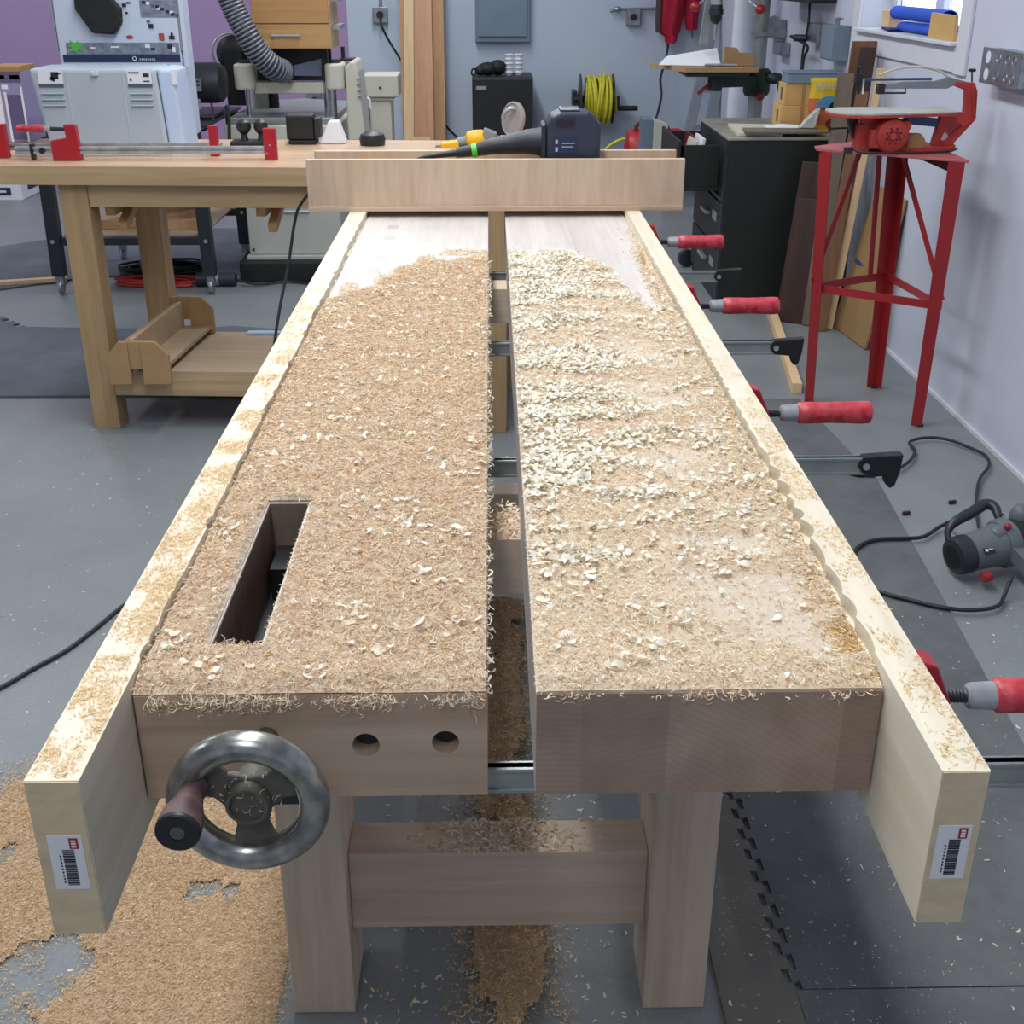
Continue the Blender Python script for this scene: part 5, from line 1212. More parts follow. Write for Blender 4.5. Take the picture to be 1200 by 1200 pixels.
for k in range(3):
    recenter(single('steel_rod',MB().cyl((a.x+.06*k*.4,6.37-.012*k,ztp+.008+.0*k),(a.x+.12+.02*k,6.38-.012*k,ztp+.008),.0055,8),'steel','thin steel bar on the drill press table next to the paper','bar','steel bars on the drill press table',smooth=True))
# white pipe
a=at(869,60,y=7.3)
single('dust_pipe',MB().cyl((at(871,50,y=7.2).x,7.2,.0),(at(871,50,y=7.2).x,7.2,2.2),.064,28),'pvc','thick white vertical pipe behind the drill press','pipe',smooth=True)
# ------------------------------------------------------------------ FILING CABINET
FC=thing('filing_cabinet','dark green steel filing cabinet with an open drawer, right of the workbench','cabinet',(1.28,5.72,0))
fx0,fx1,fy0,fy1,fz=1.035,1.555,5.35,6.12,.735
mesh_obj('body',MB().box(fx0,fx1,fy0,fy1,.0,fz),'cabg',FC,bevel=.004)
mesh_obj('top_sheet',MB().box(fx0-.008,fx1+.004,fy0-.006,fy1,fz+.0003,fz+.012),'cabtop',FC,bevel=.003)
mb=MB().box(.845,fx0-.016,5.48,6.0,.50,.515).box(.845,.86,5.48,6.0,.50,.70).box(.845,fx0-.016,5.48,5.492,.5155,.70).box(.845,fx0-.016,5.988,6.0,.5155,.70)
mesh_obj('open_drawer',mb,'cabg',FC,bevel=.002)
mesh_obj('drawer_front',MB().box(.832,.8445,5.46,6.02,.49,.72),'cabg',FC,bevel=.002)
for k,(a,b) in enumerate(((.05,.25),(.26,.46))):
    d_=mesh_obj('drawer_front',MB().box(fx0-.014,fx0-.0005,fy0+.03,fy1-.03,a,b),'cabg',FC,bevel=.003)
    mesh_obj('label_holder',MB().box(fx0-.018,fx0-.0145,fy0+.1,fy0+.2,b-.09,b-.05),'steel',d_)
    mesh_obj('pull',MB().box(fx0-.035,fx0-.0145,fy0+.28,fy0+.44,b-.09,b-.075),'steel',d_,bevel=.002)
mesh_obj('drawer_rim',MB().box(fx0-.0145,fx0-.0005,fy0+.03,fy1-.03,.47,.485).box(fx0-.0145,fx0-.0005,fy0+.0,fy0+.025,.0,.73),'blackm',FC)
# file folders in drawer
for k,(x,m_,l) in enumerate(((.90,'creme','cream file folder leaning out of the open cabinet drawer'),(.955,'paper','white bundle of papers in the open cabinet drawer'),(.93,'reddark','dark red folder in the open cabinet drawer'))):
    recenter(single('file_folder',MB().obox((x,5.62+.09*k,.615),(.012,.22,.195),ry=.25-.1*k),m_,l,'folder'))
ft=fz+.0125
o=recenter(single('folder_stack',MB().prism([(1.08,5.40,ft),(1.27,5.38,ft),(1.30,5.72,ft),(1.10,5.76,ft)],(0,0,.014)),'creme','cream folder lying on the filing cabinet','folder',bevel=.001))
o=recenter(single('brown_board_sheet',MB().prism([(1.10,5.357,ft+.0145),(1.46,5.357,ft+.0145),(1.45,5.50,ft+.0145),(1.12,5.52,ft+.0145)],(0,0,.008)),'greyboard','thin grey brown sheet along the cabinet front edge','sheet'))
o=recenter(single('envelope',MB().prism([(1.25,5.52,ft+.0145),(1.36,5.50,ft+.0145),(1.42,5.62,ft+.0145),(1.33,5.68,ft+.0145),(1.24,5.62,ft+.0145)],(0,0,.006)),'paper','white paper envelope on the filing cabinet','envelope'))
o=recenter(single('kraft_envelope',MB().prism([(1.37,5.52,ft+.001),(1.50,5.51,ft+.001),(1.52,5.66,ft+.001),(1.43,5.68,ft+.001)],(0,0,.012)),'kraft','yellow kraft envelope under the cardboard boxes','envelope'))
def cbox(x0,x1,y0,y1,z0,z1,label,mat='card'):
    o=thing('cardboard_box',label,'box',((x0+x1)/2,(y0+y1)/2,z0))
    mesh_obj('carton',MB().box(x0,x1,y0,y1,z0,z1),mat,o,bevel=.002)
    mesh_obj('tape',MB().box(x0+(x1-x0)*.42,x0+(x1-x0)*.5,y0-.0012,y0-.0002,z0+.004,z1),'carddk',o)
    mesh_obj('printed_mark',MB().box(x0-.0012,x0-.0002,y0+.05,y0+.08,z0+.02,z1-.02),'slate',o);return o
xs=at(925,120,y=5.72)
cbox(at(921,120,y=5.7).x-.02,1.54,5.70,5.86,ft+.002,ft+.095,'cardboard box on the filing cabinet, lower of the two')
cbox(at(921,110,y=5.7).x-.0,1.53,5.72,5.86,ft+.0955,ft+.19,'cardboard box stacked on another on the filing cabinet')
o=thing('storage_box','flat blue-grey box on top of the cardboard boxes','box',(1.46,5.78,ft+.1905))
mesh_obj('tray',MB().box(at(925,90,y=5.7).x,1.585,5.71,5.85,ft+.191,ft+.232),'bluebox',o,bevel=.003)
mesh_obj('rim',MB().box(at(925,90,y=5.7).x-.003,1.588,5.707,5.853,ft+.2325,ft+.240),'bluebox',o,bevel=.001)
# yellow bag standing
a=at(951,92,y=5.52);b=at(999,148,y=5.52)
bz0=ft+.009*0+.0
BAG=thing('snack_bag','yellow and orange printed pouch bag standing on the filing cabinet','bag',((a.x+b.x)/2,5.56,ft+.024))
def pouch(f0,f1,yoff=0,inset=0):
    vs=[];fs=[];n=12;m=12
    x0,x1=a.x,b.x-.03;z0,z1=ft+.002,a.z
    for side in(0,1):
        for i in range(m+1):
            t=f0+(f1-f0)*i/m
            for j in range(n+1):
                u=j/n;bul=.035*(_s(PI*u)**.5)*(1-t)**.4*(.5+.5*min(1,t*8))
                pinch=.012*_s(PI*t)
                xx=x0+pinch+(x1-x0-2*pinch)*u+.006*_s(t*9)
                vs.append((xx,5.56+(-bul-yoff if side==0 else bul+yoff)-.0015*_s(20*u+9*t),z0+(z1-z0)*t))
    N=(m+1)*(n+1)
    for side in(0,1):
        for i in range(m):
            for j in range(n):
                p=side*N+i*(n+1)+j;fs.append((p,p+1,p+n+2,p+n+1))
    for i in range(m):
        for j in(0,n):
            p=i*(n+1)+j;fs.append((p,p+n+1,p+n+1+N,p+N))
    for j in range(n):
        fs.append((j,j+1,j+1+N,j+N));p=m*(n+1)+j;fs.append((p,p+1,p+1+N,p+N))
    return MB().add(vs,fs)
pz=mesh_obj('bag_top',pouch(.62,1),'bagy',BAG,smooth=True)
mesh_obj('bag_body',pouch(.12,.62),'bago',BAG,smooth=True)
mesh_obj('bag_bottom',pouch(0,.12),'bagy',BAG,smooth=True)
cxb=(a.x+b.x-.03)/2;czb=(ft+a.z)/2
mesh_obj('blue_arch',MB().prism([(cxb+.0+.055*_c(t*PI/10),5.519,ft+.105+.05*_s(t*PI/10)) for t in range(11)],(0,.004,0)),'bagb',BAG,label='pale blue arch printed on the pouch')
mesh_obj('dark_circle',MB().prism([(cxb+.030+.028*_c(t*PI/8),5.5165,ft+.105+.028*_s(t*PI/8)) for t in range(16)],(0,.002,0)),'black',BAG)
mesh_obj('dark_circle',MB().prism([(cxb+.018+.024*_c(t*PI/8),5.5175,ft+.038+.02*_s(t*PI/8)) for t in range(16)],(0,.002,0)),'reddark',BAG)
fc=bpy.data.curves.new('lettering','FONT');fc.body='mint';fc.size=.050;fc.extrude=.0008;fc.align_x='CENTER';fc.materials.append(M['creme'])
ft_=bpy.data.objects.new('lettering_source',fc);COL.objects.link(ft_);bpy.context.view_layer.update()
me_=bpy.data.meshes.new_from_object(ft_.evaluated_get(bpy.context.evaluated_depsgraph_get()));bpy.data.objects.remove(ft_)
fo=bpy.data.objects.new('lettering',me_);COL.objects.link(fo);fo.parent=BAG;WM[fo.name]=WM[BAG.name]
fo.location=WM[BAG.name].inverted()@Vector((cxb-.022,5.529,ft+.180));fo.rotation_euler=(PI/2,0,0)
# clear bag
o=recenter(single('plastic_bag',MB().prism([(1.36,5.47,ft+.024),(1.43,5.46,ft+.024),(1.45,5.47,ft+.11),(1.43,5.48,ft+.10),(1.38,5.475,ft+.05)],(0,.03,0)),'bagc','crumpled clear plastic bag left of the yellow pouch','bag',bevel=.006,seg=3))
# ------------------------------------------------------------------ RIGHT WALL boxes (seen obliquely)
def rwbox(y0,y1,z0,z1,dep,label,mat='galv',nm='junction_box',cat='junction box',round_=False):
    o=thing(nm,label,cat,(WX-dep/2,(y0+y1)/2,z0))
    mesh_obj('box',MB().box(WX-dep,WX-.0006,y0,y1,z0,z1),mat,o,bevel=.004)
    mesh_obj('cover_plate',MB().box(WX-dep-.003,WX-dep-.0005,y0+.006,y1-.006,z0+.006,z1-.006),mat,o,bevel=.001)
    return o
def rz(px,py): q=at(px,py,x=WX);return q.y,q.z
(y1_,z1_)=rz(903,20);(y0_,z0_)=rz(916,45)
o=rwbox(6.95,7.25,z0_-.0,z1_,.06,'galvanised double junction box on the right wall beside the drill press column')
y_,z_=rz(926,25);mesh_obj('horn',MB().lathe((WX-.061,6.98,z_-.01),(-.3,-1,.05),[(.008,0),(.012,.03),(.035,.05)],16),'alu',o,smooth=True)
(y1_,z1_)=rz(913,47);(y0_,z0_)=rz(926,66)
rwbox(6.82,7.02,z0_,z1_,.05,'smaller galvanised box below the double junction box')
(a_,b_),(c_,d_)=rz(964,27),rz(976,52)
o=rwbox(6.06,6.28,d_,b_,.055,'grey outlet box on the right wall with a black plug in it')
(a_,b_),(c_,d_)=rz(981,28),rz(999,75)
o=rwbox(5.70,5.93,d_+.005,b_,.07,'tall grey switch box on the right wall, left of the window',mat='panelg')
mesh_obj('lever',MB().cyl((WX-.05,5.76,b_+.001),(WX-.05,5.76,b_+.03),.012,10).cyl((WX-.05,5.76,b_+.028),(WX-.05,5.68,b_+.03),.006,8),'galv',o)
q=at(958,47,x=WX-.06)
single('extension_cable',MB().tube(curve([(WX-.10,6.28,q.z),(WX-.11,6.36,q.z),at(946,54,x=WX-.08),at(942,68,x=WX-.08),at(940,84,x=WX-.08)],6),.007,8)
   .cyl((WX-.066,6.22,q.z),(WX-.12,6.25,q.z),.016,12),'cordm','black plug and cord dropping from the outlet box behind the yellow bag','cord',smooth=True)
single('extension_cable',MB().tube(curve([at(949,2,x=WX-.06),at(947,30,x=WX-.06),at(941,60,x=WX-.06),at(939,84,x=WX-.06)],6),.006,8),'cordm','long thin cord hanging down the right wall from the dark box','cord',smooth=True)
q0=at(914,0,x=WX-.1);q1=at(956,4,x=WX-.1)
recenter(single('wall_speaker',MB().box(WX-.13,WX-.001,q1.y,q0.y,q1.z-.0,q1.z+.22),'black','dark box hung on the right wall at the top frame edge','speaker',bevel=.01))
# foreground outlet
(y1_,z0_)=rz(1163,92);(y0_,z1_)=rz(1200,53)
OB=thing('outlet_box','large galvanised double outlet box on the right wall above the red stand','outlet box',(WX-.025,3.92,1.085))
mesh_obj('box',MB().box(WX-.05,WX-.0006,3.72,4.0,1.085,1.185),'galv',OB,bevel=.004)
cp=mesh_obj('cover_plate',MB().box(WX-.054,WX-.0505,3.715,4.005,1.082,1.188),'galv',OB,bevel=.004)
for yy_ in(3.95,):
    for zz in(1.11,1.16):
        mesh_obj('socket',MB().lathe((WX-.0545,yy_,zz),(-1,0,0),[(.018,0),(.018,.0012),(.001,.0012)],20),'pvc',cp)
for yy_ in(3.80,3.87,3.75):
    for zz in(1.11,1.16):
        mesh_obj('knockout',MB().torus((WX-.0545,yy_,zz),(1,0,0),.014,.0015,20,6),'galv',cp)
# ------------------------------------------------------------------ WINDOW SILL ITEMS
wz=wz0+.0125
q=at(1050,32,x=1.66)
BL=thing('blue_tarp_roll','bright blue folded tarp roll lying on the window sill','tarp',(1.66,5.0,wz))
def roll(y0,y1,x,z,r,sq_=1.0,t=.004):
    mb=MB();n=24
    prof=[]
    vs=[];fs=[]
    for k,yy_ in enumerate((y0,y1)):
        for j in range(n+1):
            a_=2*PI*j/n*1.0;rr_=r*(1-.12*j/n);vs.append((x+rr_*_c(a_),yy_,z+rr_*sq_*_s(a_)))
        for j in range(n+1):
            a_=2*PI*j/n;rr_=r*(1-.12*j/n)-t;vs.append((x+rr_*_c(a_),yy_,z+rr_*sq_*_s(a_)))
    m=n+1
    for j in range(n):
        fs.append((j,j+1,2*m+j+1,2*m+j));fs.append((m+j,3*m+j,3*m+j+1,m+j+1));fs.append((j,m+j,m+j+1,j+1));fs.append((2*m+j,2*m+j+1,3*m+j+1,3*m+j))
    return mb.add(vs,fs)
q1=at(1048,30,x=1.655);q2=at(1100,30,x=1.655)
mesh_obj('upper_roll',roll(4.62,5.22,1.655,wz+.068,.034,.8),'blue',BL,smooth=True)
mesh_obj('lower_roll',roll(4.62,5.12,1.66,wz+.0195,.036,.52),'blue',BL,smooth=True)
mesh_obj('roll_inside',MB().cyl((1.655,4.64,wz+.068),(1.655,5.19,wz+.068),.018,16),'bluedk',BL)
mesh_obj('flap',MB().prism([(1.59,5.10,wz+.001),(1.64,5.36,wz+.001),(1.655,5.36,wz+.001),(1.68,5.13,wz+.001)],(0,0,.008)),'bluedk',BL)
recenter(single('cardboard_piece',MB().prism([(1.60,4.40,wz),(1.60,4.66,wz),(1.60,4.655,wz+.085),(1.60,4.41,wz+.082)],(.012,0,0)),'card','cardboard flap standing at the right end of the window sill','cardboard'))
recenter(single('wood_offcut',MB().box(1.63,1.69,5.24,5.34,wz+.0095,wz+.075),'lumB','small wooden block behind the blue roll on the sill','offcut',bevel=.002))
# ------------------------------------------------------------------ BOARDS LEANING (right)
def lb(xb,yb,xt,yt,H,wd,t,mat,label,ang=0,nm='leaning_board'):
    """bottom centre (xb,yb), top centre (xt,yt,H); wide face direction along angle ang in plan"""
    u=Vector((_c(ang),_s(ang),0))*wd/2
    n=Vector((-_s(ang),_c(ang),0))*t/2
    vs=[]
    for (X,Y,Z) in((xb,yb,.003),(xt,yt,H)):
        for a_,b_ in((-1,-1),(1,-1),(1,1),(-1,1)):vs.append(Vector((X,Y,Z))+u*a_+n*b_)
    return recenter(single(nm,MB().add(vs,[(0,3,2,1),(4,5,6,7),(0,1,5,4),(1,2,6,5),(2,3,7,6),(3,0,4,7)]),mat,label,'board',bevel=.0015))
lb(1.345,5.07,1.40,5.15,.52,.20,.018,'walnut','wide dark brown panel, shortest of those leaning beside the cabinet',ang=-.5)
lb(1.36,5.16,1.43,5.22,.66,.20,.018,'walnut','dark brown panel leaning just behind the shortest one',ang=-.45)
lb(1.385,5.045,1.47,5.20,1.02,.07,.03,'greyboard','grey weathered board leaning between the dark panels and the wall',ang=-.3)
lb(1.405,4.96,1.50,5.05,.96,.05,.03,'walnut2','narrow brown board leaning behind the left stand leg',ang=-.3)
lb(1.440,5.10,1.545,5.20,1.12,.06,.03,'walnut','tall dark board reaching up to the window sill',ang=-.2)
lb(1.475,5.16,1.55,5.27,1.14,.10,.022,'walnut2','tallest red-brown board leaning below the window',ang=-.1)
lb(1.452,4.99,1.56,5.04,1.05,.03,.03,'lumB','narrow pale batten leaning among the dark boards',ang=-.2)
mb=MB().add([(1.478,5.03,.003),(1.515,4.673,.003),(1.597,4.66,.6),(1.587,4.99,.6),(1.490,5.031,.003),(1.527,4.674,.003),(1.6085,4.661,.6),(1.5985,4.991,.6)],[(0,1,2,3),(7,6,5,4),(0,4,5,1),(1,5,6,2),(2,6,7,3),(3,7,4,0)])
o=recenter(single('leaning_board',mb,'tanboard','wide tan board with blue tape leaning on the right wall','board',bevel=.0015))
mbt=MB().bar((1.472,4.775,.245),(1.54,4.655,.215),.018,.004,(0,0,1))
t_=mesh_obj('blue_tape',MB().bar(Vector((1.530,4.98,.30)),Vector((1.541,4.82,.28)),.003,.02,(0,0,1)),'tblue',None);t_.parent=o;t_.location=-o.location
# wood strip on floor
q0=at(903,362,z=.02);q1=at(934,455,z=.02)
recenter(single('wood_strip',MB().bar((q0.x,q0.y,.0195),(q1.x,q1.y,.0195),.035,.038),'lumB','pale wood batten lying on the floor beside the clamp foot','wood strip',bevel=.001))
# dark wheel thing behind clamp (caster/jack)
q=at(802,302,z=.04)
recenter(single('floor_jack',MB().lathe((q.x,q.y,.045),(.3,-1,0),[(.02,0),(.045,.01),(.045,.04),(.02,.05)],20),'blackm','small dark round wheel on the floor beside the filing cabinet','wheel',smooth=True))
# ------------------------------------------------------------------ RED STAND + SCROLL SAW
SD=thing('machine_stand','three legged red steel stand by the right wall','stand',(1.33,3.98,0))
legs={'A':((1.118,4.03),(1.072,4.0)),'B':((1.452,3.775),(1.447,3.735)),'C':((1.418,4.20),(1.385,4.17))}
HT=.872
for k,((xb,yb),(xt,yt)) in legs.items():
    # angle-iron: two thin flanges
    c=Vector((1.31,3.98,0));d=(c-Vector((xb,yb,0))).normalized();t_=Vector((-d.y,d.x,0))
    a1=(d+t_).normalized();a2=(d-t_).normalized()
    mb=MB()
    for a_ in(a1,a2):
        mb.prism([(xb,yb,.004),(xb+a_.x*.036,yb+a_.y*.036,.004),(xt+a_.x*.048,yt+a_.y*.048,HT),(xt,yt,HT)],Vector((0,0,1)).cross(a_)*.004)
    mesh_obj('leg',mb,'redst',SD)
    mesh_obj('foot',MB().cyl((xb+d.x*.01,yb+d.y*.01,0),(xb+d.x*.01,yb+d.y*.01,.006),.014,12),'blackm',SD)
def LP(k,z):(xb,yb),(xt,yt)=legs[k];t=z/HT;return Vector((xb+(xt-xb)*t,yb+(yt-yb)*t,z))
mesh_obj('top_plate',MB().prism([LP('A',HT)+Vector((-.012,.0,0)),LP('B',HT)+Vector((.008,-.012,0)),LP('C',HT)+Vector((.09,.03,0)),LP('C',HT)+Vector((-.10,.05,0)),LP('A',HT)+Vector((-.005,.06,0))],(0,0,.008)),'reddust',SD,bevel=.001)
mesh_obj('top_skirt',MB().bar(LP('B',HT-.022)+Vector((.0,.0,0)),LP('C',HT-.022)+Vector((.06,.03,0)),.004,.044),'reddark',SD)
for a_,b_ in(('A','B'),('A','C'),('C','B')):
    mesh_obj('tie_bar',MB().bar(LP(a_,.42),LP(b_,.42),.005,.026),'redst',SD)
mesh_obj('brace',MB().bar(LP('A',.44),(LP('A',HT)+LP('C',HT))/2-Vector((0,0,.01)),.006,.018),'redst',SD)
mesh_obj('brace',MB().bar(LP('B',.44),(LP('B',HT)*.35+LP('A',HT)*.0+LP('C',HT)*.65)-Vector((.06,0,.01)),.006,.018),'redst',SD)
mesh_obj('brace',MB().bar((LP('A',.42)+LP('C',.42))/2+Vector((.085,.05,0)),(LP('A',HT)+LP('C',HT))/2+Vector((.08,.05,-.01)),.006,.02),'redst',SD)
ys=3.96;zp=HT+.0085
SW=thing('scroll_saw','red scroll saw with grey upper arm and tilted table on the red stand','scroll saw',(1.34,ys,zp))
def sp(px,py,y=ys): return at(px,py,y=y)
el=[(1.345+.150*_c(t*PI/16),ys+.062*_s(t*PI/16),zp) for t in range(32)]
mesh_obj('base_plate',MB().prism(el,(0,0,.016)),'redsaw',SW,bevel=.003)
# C frame (side profile polygon in x-z)
prof=[(1090,175),(1104,131),(1130,132),(1132,106),(1117,100),(1120,96),(1143,97),(1146,108),(1144,140),(1118,168),(1118,175)]
fr=mesh_obj('rear_frame',MB().prism([sp(*p,y=ys-.012) for p in prof],(0,.024,0)),'redsaw',SW,bevel=.003)
mesh_obj('frame_hole',MB().cyl(sp(1106,160,ys-.0135),sp(1106,160,ys-.0122),.012,20),'white',fr)
mesh_obj('rib_web',MB().bar(sp(1138,140,ys-.016),sp(1098,172,ys-.016),.006,.006).bar(sp(1140,100,ys-.016),sp(1142,138,ys-.016),.006,.006),'redsaw',fr,bevel=.001)
# upper arm
mesh_obj('upper_arm',MB().prism([sp(*p,y=ys-.009) for p in((1028,101),(1060,96),(1096,95),(1112,90),(1137,97),(1137,101),(1118,100),(1110,104),(1034,104))],(0,.018,0)),'sawgrey',SW,bevel=.0015)
mesh_obj('blade_arm',MB().prism([sp(*p,y=ys+.014) for p in((1010,92),(1092,91),(1092,94),(1015,95))],(0,.008,0)),'sawblue',SW)
mesh_obj('air_tube',MB().tube(curve([sp(1030,88),sp(1050,81),sp(1078,78),sp(1100,83),sp(1114,92)],6),.0035,8),'creme',SW,smooth=True)
mesh_obj('tension_knob',MB().cyl(sp(1139,96),sp(1139,84),.0025,10).lathe(sp(1139,84),(0,0,1),[(.010,0),(.012,.003),(.012,.007),(.008,.009)],14),'black',SW,smooth=True)
mesh_obj('blade_clamp',MB().box(sp(1028,102).x,sp(1036,102).x,ys-.014,ys+.014,sp(1030,110).z,sp(1030,98).z).cyl(sp(1034,109),sp(1061,109),.003,8).cyl(sp(1061,110),sp(1061,103),.0025,8),'black',SW,bevel=.001)
mesh_obj('clamp_screw',MB().cyl(sp(1006,110),sp(1006,79),.005,10).ball(sp(1006,79),(.010,.010,.004)).box(sp(1002,90).x,sp(1010,90).x,ys-.012,ys+.012,sp(1006,97).z,sp(1006,86).z),'black',SW,smooth=True)
mesh_obj('blade_guard',MB().cyl(sp(1011,110),sp(1012,93),.0035,8),'label',SW)
# table
tz=sp(1040,129).z
tp=[(sp(971,128).x,ys-.04),(sp(985,128).x,ys-.10),(sp(1010,128).x,ys-.12),(sp(1112,128).x,ys-.085),(sp(1112,128).x,ys+.06),(sp(990,128).x,ys+.085),(sp(971,128).x,ys+.04)]
tm=mesh_obj('saw_table',MB().prism([(x_,y_,tz-.004+ (x_-1.25)*.01) for x_,y_ in tp],(0,0,.006)),'creamd',SW,bevel=.001)
mesh_obj('table_skirt',MB().prism([(x_,y_,tz-.012+ (x_-1.25)*.01) for x_,y_ in tp],(0,0,.0075)),'redsaw',SW,bevel=.001)
mesh_obj('table_trunnion',MB().prism([sp(*p,y=ys-.05) for p in((1006,134),(1105,132),(1105,136),(1072,135),(1036,139),(1030,146),(1012,146))],(0,.03,0)),'redsaw',SW,bevel=.002)
mesh_obj('front_frame',MB().prism([sp(*p,y=ys-.05) for p in((1004,178),(1008,146),(1028,146),(1026,170),(1016,180))],(0,.07,0)),'redsaw',SW,bevel=.003)
mesh_obj('switch_box',MB().box(sp(1012,150).x,sp(1032,150).x,ys-.09,ys-.0505,sp(1012,170).z,sp(1012,148).z),'redsaw',SW,bevel=.003)
mesh_obj('dark_web',MB().prism([sp(994,140),sp(1006,140),sp(1008,174),sp(1003,174)],(0,.03,0)),'blackm',SW)
mesh_obj('angle_knob',MB().cyl(sp(973,151),sp(992,150),.003,8).cyl(sp(972,155),sp(973,148),.004,8),'black',SW,smooth=True)
mc=sp(1048,160,ys-.11)
mot=mesh_obj('motor',MB().lathe((mc.x,ys-.03,mc.z),(-.0,-1,0),[(.052,0),(.054,.01),(.054,.055),(.048,.066),(.03,.072),(.004,.073)],36),'redsaw',SW,smooth=True)
mb=MB()
for a_ in range(8):
    for r_ in(.014,.023,.031):
        t=2*PI*(a_+.5*(r_==.023))/8;mb.obox((mc.x+r_*_c(t),ys-.1035+ (0.001 if r_<.03 else .004),mc.z+r_*_s(t)),(.0075,.003,.0075),ry=-t)
mesh_obj('motor_vents',mb,'reddark',mot)
mesh_obj('capacitor',MB().cyl(sp(1062,148,ys-.09),(sp(1062,148,ys-.09)+Vector((.022,0,0)))+Vector((0,.09,0)),.016,18),'redsaw',SW,smooth=True)
mesh_obj('lower_arm',MB().bar(sp(1060,140,ys),sp(1102,144,ys),.014,.026,(0,0,1)),'sawblue',SW)
mesh_obj('bellows',MB().prism([sp(*p,y=ys-.06) for p in((1064,157),(1080,157),(1085,164),(1083,176),(1062,176))],(0,.03,0)),'carddk',SW,bevel=.004)
cd=[(1.14,3.88,zp+.012),(1.17,3.86,zp+.006),(1.22,3.85,zp+.005),(1.30,3.85,zp+.005),(1.38,3.86,zp+.005),(1.45,3.88,zp+.006),(1.49,3.93,zp+.006)]
single('extension_cable',MB().tube(curve(cd,8),.0035,8).box(1.115,1.14,3.872,3.888,zp,zp+.018),'cordm','thin cord with plug lying on the red stand top around the saw','cord',smooth=True)
# ------------------------------------------------------------------ GREY POWER TOOL on floor right
def fp(px,py,z): return at(px,py,z=z)
GV=thing('plunge_router','dark grey plunge router with loop handle lying on the floor at the right edge','power tool',(1.33,2.66,0))
c0=fp(1120,652,.062);c1=fp(1162,640,.075);ax=(c1-c0).normalized()
u0=c0-ax*.012
mesh_obj('end_cap',MB().lathe(u0,ax,[(.030,0),(.046,.006),(.050,.02),(.050,.044)],28),'blackm',GV,smooth=True)
mesh_obj('cap_rear_half',MB().lathe(u0-ax*.001+Vector((0,0,-.0)),ax,[(.02,0),(.031,.0008)],20),'blackr',GV)
mb=MB().lathe(u0+ax*.0445,ax,[(.047,0),(.049,.02),(.052,.06),(.056,.09)],28)
mh=mesh_obj('motor_housing',mb,'tgrey',GV,smooth=True)
up_=Vector((0,0,1));sd=ax.cross(up_).normalized()
fr_=u0+ax*.075
lp_=fp(1128,631,.11)
n_=( -Vector(FW));n_=(n_-ax*n_.dot(ax)).normalized()
s2=ax.cross(n_)
mesh_obj('rating_label',MB().obox(fr_+n_*.0495,(.03,.022,.002),rz=math.atan2(ax.y,ax.x),rx=.6),'black',mh)
mesh_obj('label_print',MB().obox(fr_+n_*.0505+ax*-.008,(.008,.007,.0022),rz=math.atan2(ax.y,ax.x),rx=.6).obox(fr_+n_*.0505+ax*.004,(.012,.002,.0022),rz=math.atan2(ax.y,ax.x),rx=.6),'label',mh)
br_=u0+ax*.135
mesh_obj('front_bracket',MB().lathe(br_,ax,[(.058,0),(.064,.006),(.064,.03),(.058,.036)],30).bar(br_+ax*.018-Vector((0,0,.0))+sd*.05,br_+ax*.018+sd*.115-Vector((0,0,.02)),.04,.035),'tgrey',GV,smooth=True)
mesh_obj('round_boss',MB().lathe(br_-ax*.028+n_*.03-s2*.03,ax,[(.014,0),(.02,.008),(.02,.03)],18),'tgrey',GV,smooth=True)
lc_=br_+ax*.0365
mesh_obj('lower_body',MB().lathe(lc_,ax,[(.052,0),(.056,.01),(.056,.05),(.06,.055),(.06,.12)],30),'black',GV,smooth=True)
mesh_obj('steel_ring',MB().torus(lc_+ax*.052,ax,.0585,.002,32,8),'steel',GV,smooth=True)
mesh_obj('plate',MB().lathe(lc_+ax*.1205,ax,[(.085,0),(.085,.012)],32),'blackm',GV,smooth=True)
k1=fp(1156,676,.035);mesh_obj('red_knob',MB().lathe(k1-ax*.012,ax,[(.010,0),(.013,.003),(.013,.022),(.009,.026)],18),'redst',GV,smooth=True)
k2=fp(1181,617,.14);mesh_obj('red_button',MB().ball(k2,.009),'redst',GV,smooth=True)
hpts=[fp(1112,636,.07),fp(1111,622,.095),fp(1120,611,.115),fp(1138,601,.13),fp(1155,591,.14),fp(1166,595,.138),fp(1170,606,.125),fp(1176,618,.11)]
cc=curve(hpts,6);k=len(cc)
mesh_obj('loop_handle',MB().tube(cc,[.0085+.0065*_s(PI*min(1,max(0,(i/(k-1)-.1)/.8)))for i in range(k)],14),'blackm',GV,smooth=True)
q=fp(1197,605,.14);mesh_obj('side_knob',MB().ball(q,(.030,.030,.034)),'tgrey',GV,smooth=True)
qq=fp(1174,605,.13);mesh_obj('hang_ring',MB().torus(qq,(.2,-1,.4),.0065,.0018,18,6),'blackm',GV,smooth=True)
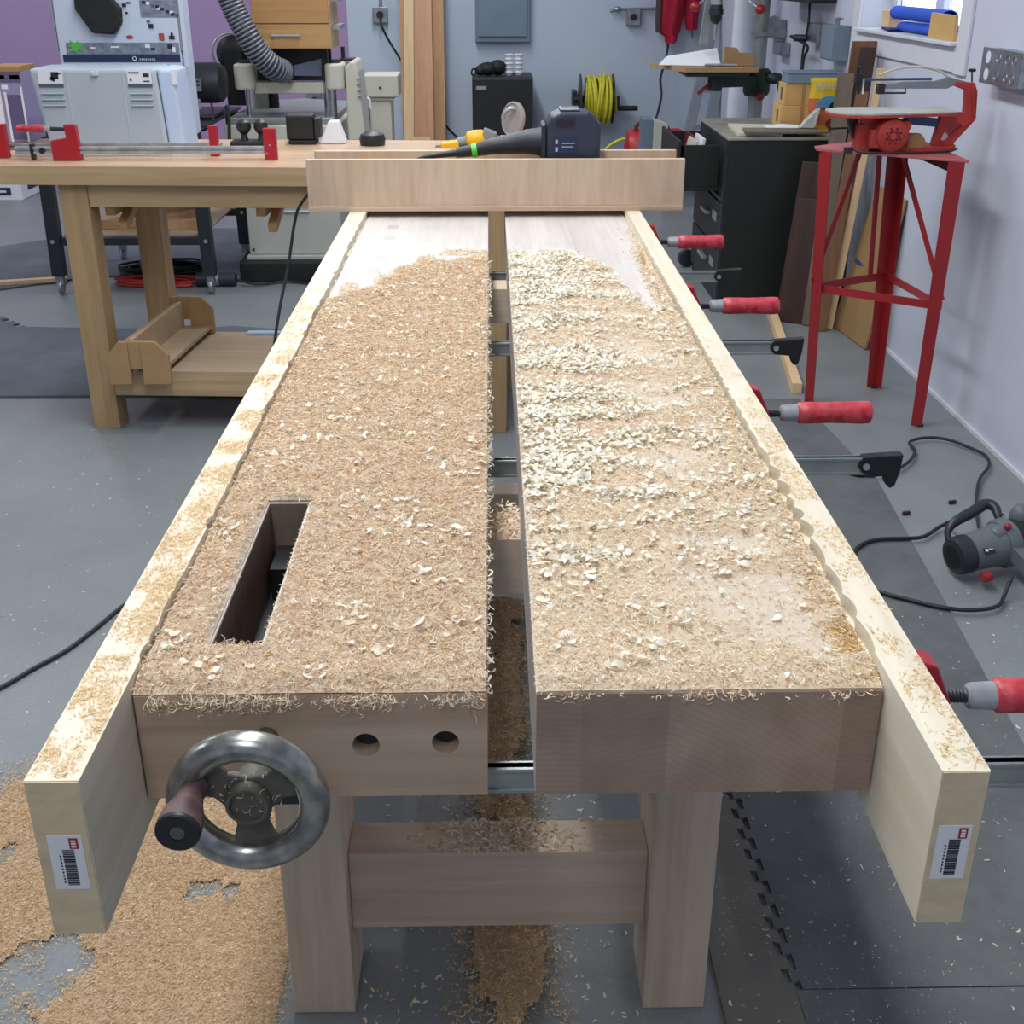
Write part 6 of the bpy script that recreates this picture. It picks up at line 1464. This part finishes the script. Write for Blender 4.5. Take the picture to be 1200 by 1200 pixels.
# cords on floor
zc_=.0150
p1=[at(x,y,z=.0155) for x,y in((993,553),(1020,557),(1045,553),(1066,540),(1072,528),(1066,518),(1085,513),(1110,515),(1135,524),(1155,534),(1159,546),(1148,562),(1144,590))]
p1=p1+[at(1146,612,z=.0155),at(1152,636,z=.0155)]
PCR=thing('extension_cable','black cord curling on the floor from its plug to the grey tool','cord',tuple(at(1060,545,z=0)))
mesh_obj('cable',MB().tube(curve(p1,8),.0050,10),'cordm',PCR,smooth=True)
mesh_obj('plug',MB().tube([at(990,552,z=.0165),at(1006,556,z=.0165),at(1012,557,z=.0165)],[.008,.0075,.005],10),'blackr',PCR,smooth=True)
p2=[at(1186,676,z=.05),at(1180,690,z=.03)]+[at(x,y,z=.0155) for x,y in((1176,700),(1172,708),(1160,713),(1135,715),(1105,712),(1070,704),(1035,695),(1015,686),(1003,668),(1000,650),(1010,638),(1030,632),(1060,631),(1082,629),(1100,618))]+[at(1112,612,z=.03),at(1118,610,z=.06)]
single('extension_cable',MB().tube(curve(p2,8),.0052,10),'cordm','black cord looping on the floor in front of the grey tool','cord',smooth=True)
for px,py in((1062,602),(1116,589)):
    q=at(px,py,z=.004);recenter(single('wood_fragment',MB().obox((q.x,q.y,.0056),(.022,.008,.010),rz=.3),'walnut' if px<1100 else 'blackm','small %s piece on the floor near the grey tool'%('reddish wooden' if px<1100 else 'dark metal'),'fragment'))
# ------------------------------------------------------------------ LIGHT + CAMERA
def area(name,loc,sx,sy,power,rot=(0,0,0),col=(.95,.985,1)):
    l=bpy.data.lights.new(name,'AREA');l.shape='RECTANGLE';l.size=sx;l.size_y=sy;l.energy=power;l.color=col
    o=bpy.data.objects.new(name,l);COL.objects.link(o);o.location=loc;o.rotation_euler=rot;return o
for i,(x,y,p) in enumerate(((-.4,-.9,.65),(-.3,1.3,1.2),(-.3,3.2,1.35),(-.5,5.5,.95),(-.5,7.6,1.0),(-3.4,1.8,.8),(-3.4,4.8,.8),(-3.4,7.8,.8))):  # first lamp is an added fill behind the camera for the bench front
    area('ceiling_tube_and_fill',(x,y,HC-.06),.28,1.5,33*p)
area('daylight',(WX+.3,(wy0+wy1)/2,(wz0+wz1)/2),1.2,1.0,60,(0,-PI/2,0),(.85,.92,1))
w=bpy.data.worlds.new('world');S.world=w;w.use_nodes=True
bg=w.node_tree.nodes['Background'];bg.inputs[0].default_value=(.82,.9,1,1);bg.inputs[1].default_value=3.5
cam=bpy.data.cameras.new('camera');co=bpy.data.objects.new('camera',cam);COL.objects.link(co);S.camera=co
cam.sensor_width=36;cam.sensor_height=36;cam.sensor_fit='HORIZONTAL';cam.lens=36*F/1200;cam.clip_start=.02
co.matrix_world=Matrix(((RT[0],UP[0],-FW[0],0),(RT[1],UP[1],-FW[1],0),(RT[2],UP[2],-FW[2],CH),(0,0,0,1)))
vs=S.view_settings;vs.view_transform='Standard';vs.look='None';vs.gamma=1;vs.use_curve_mapping=False;vs.exposure=-0.06
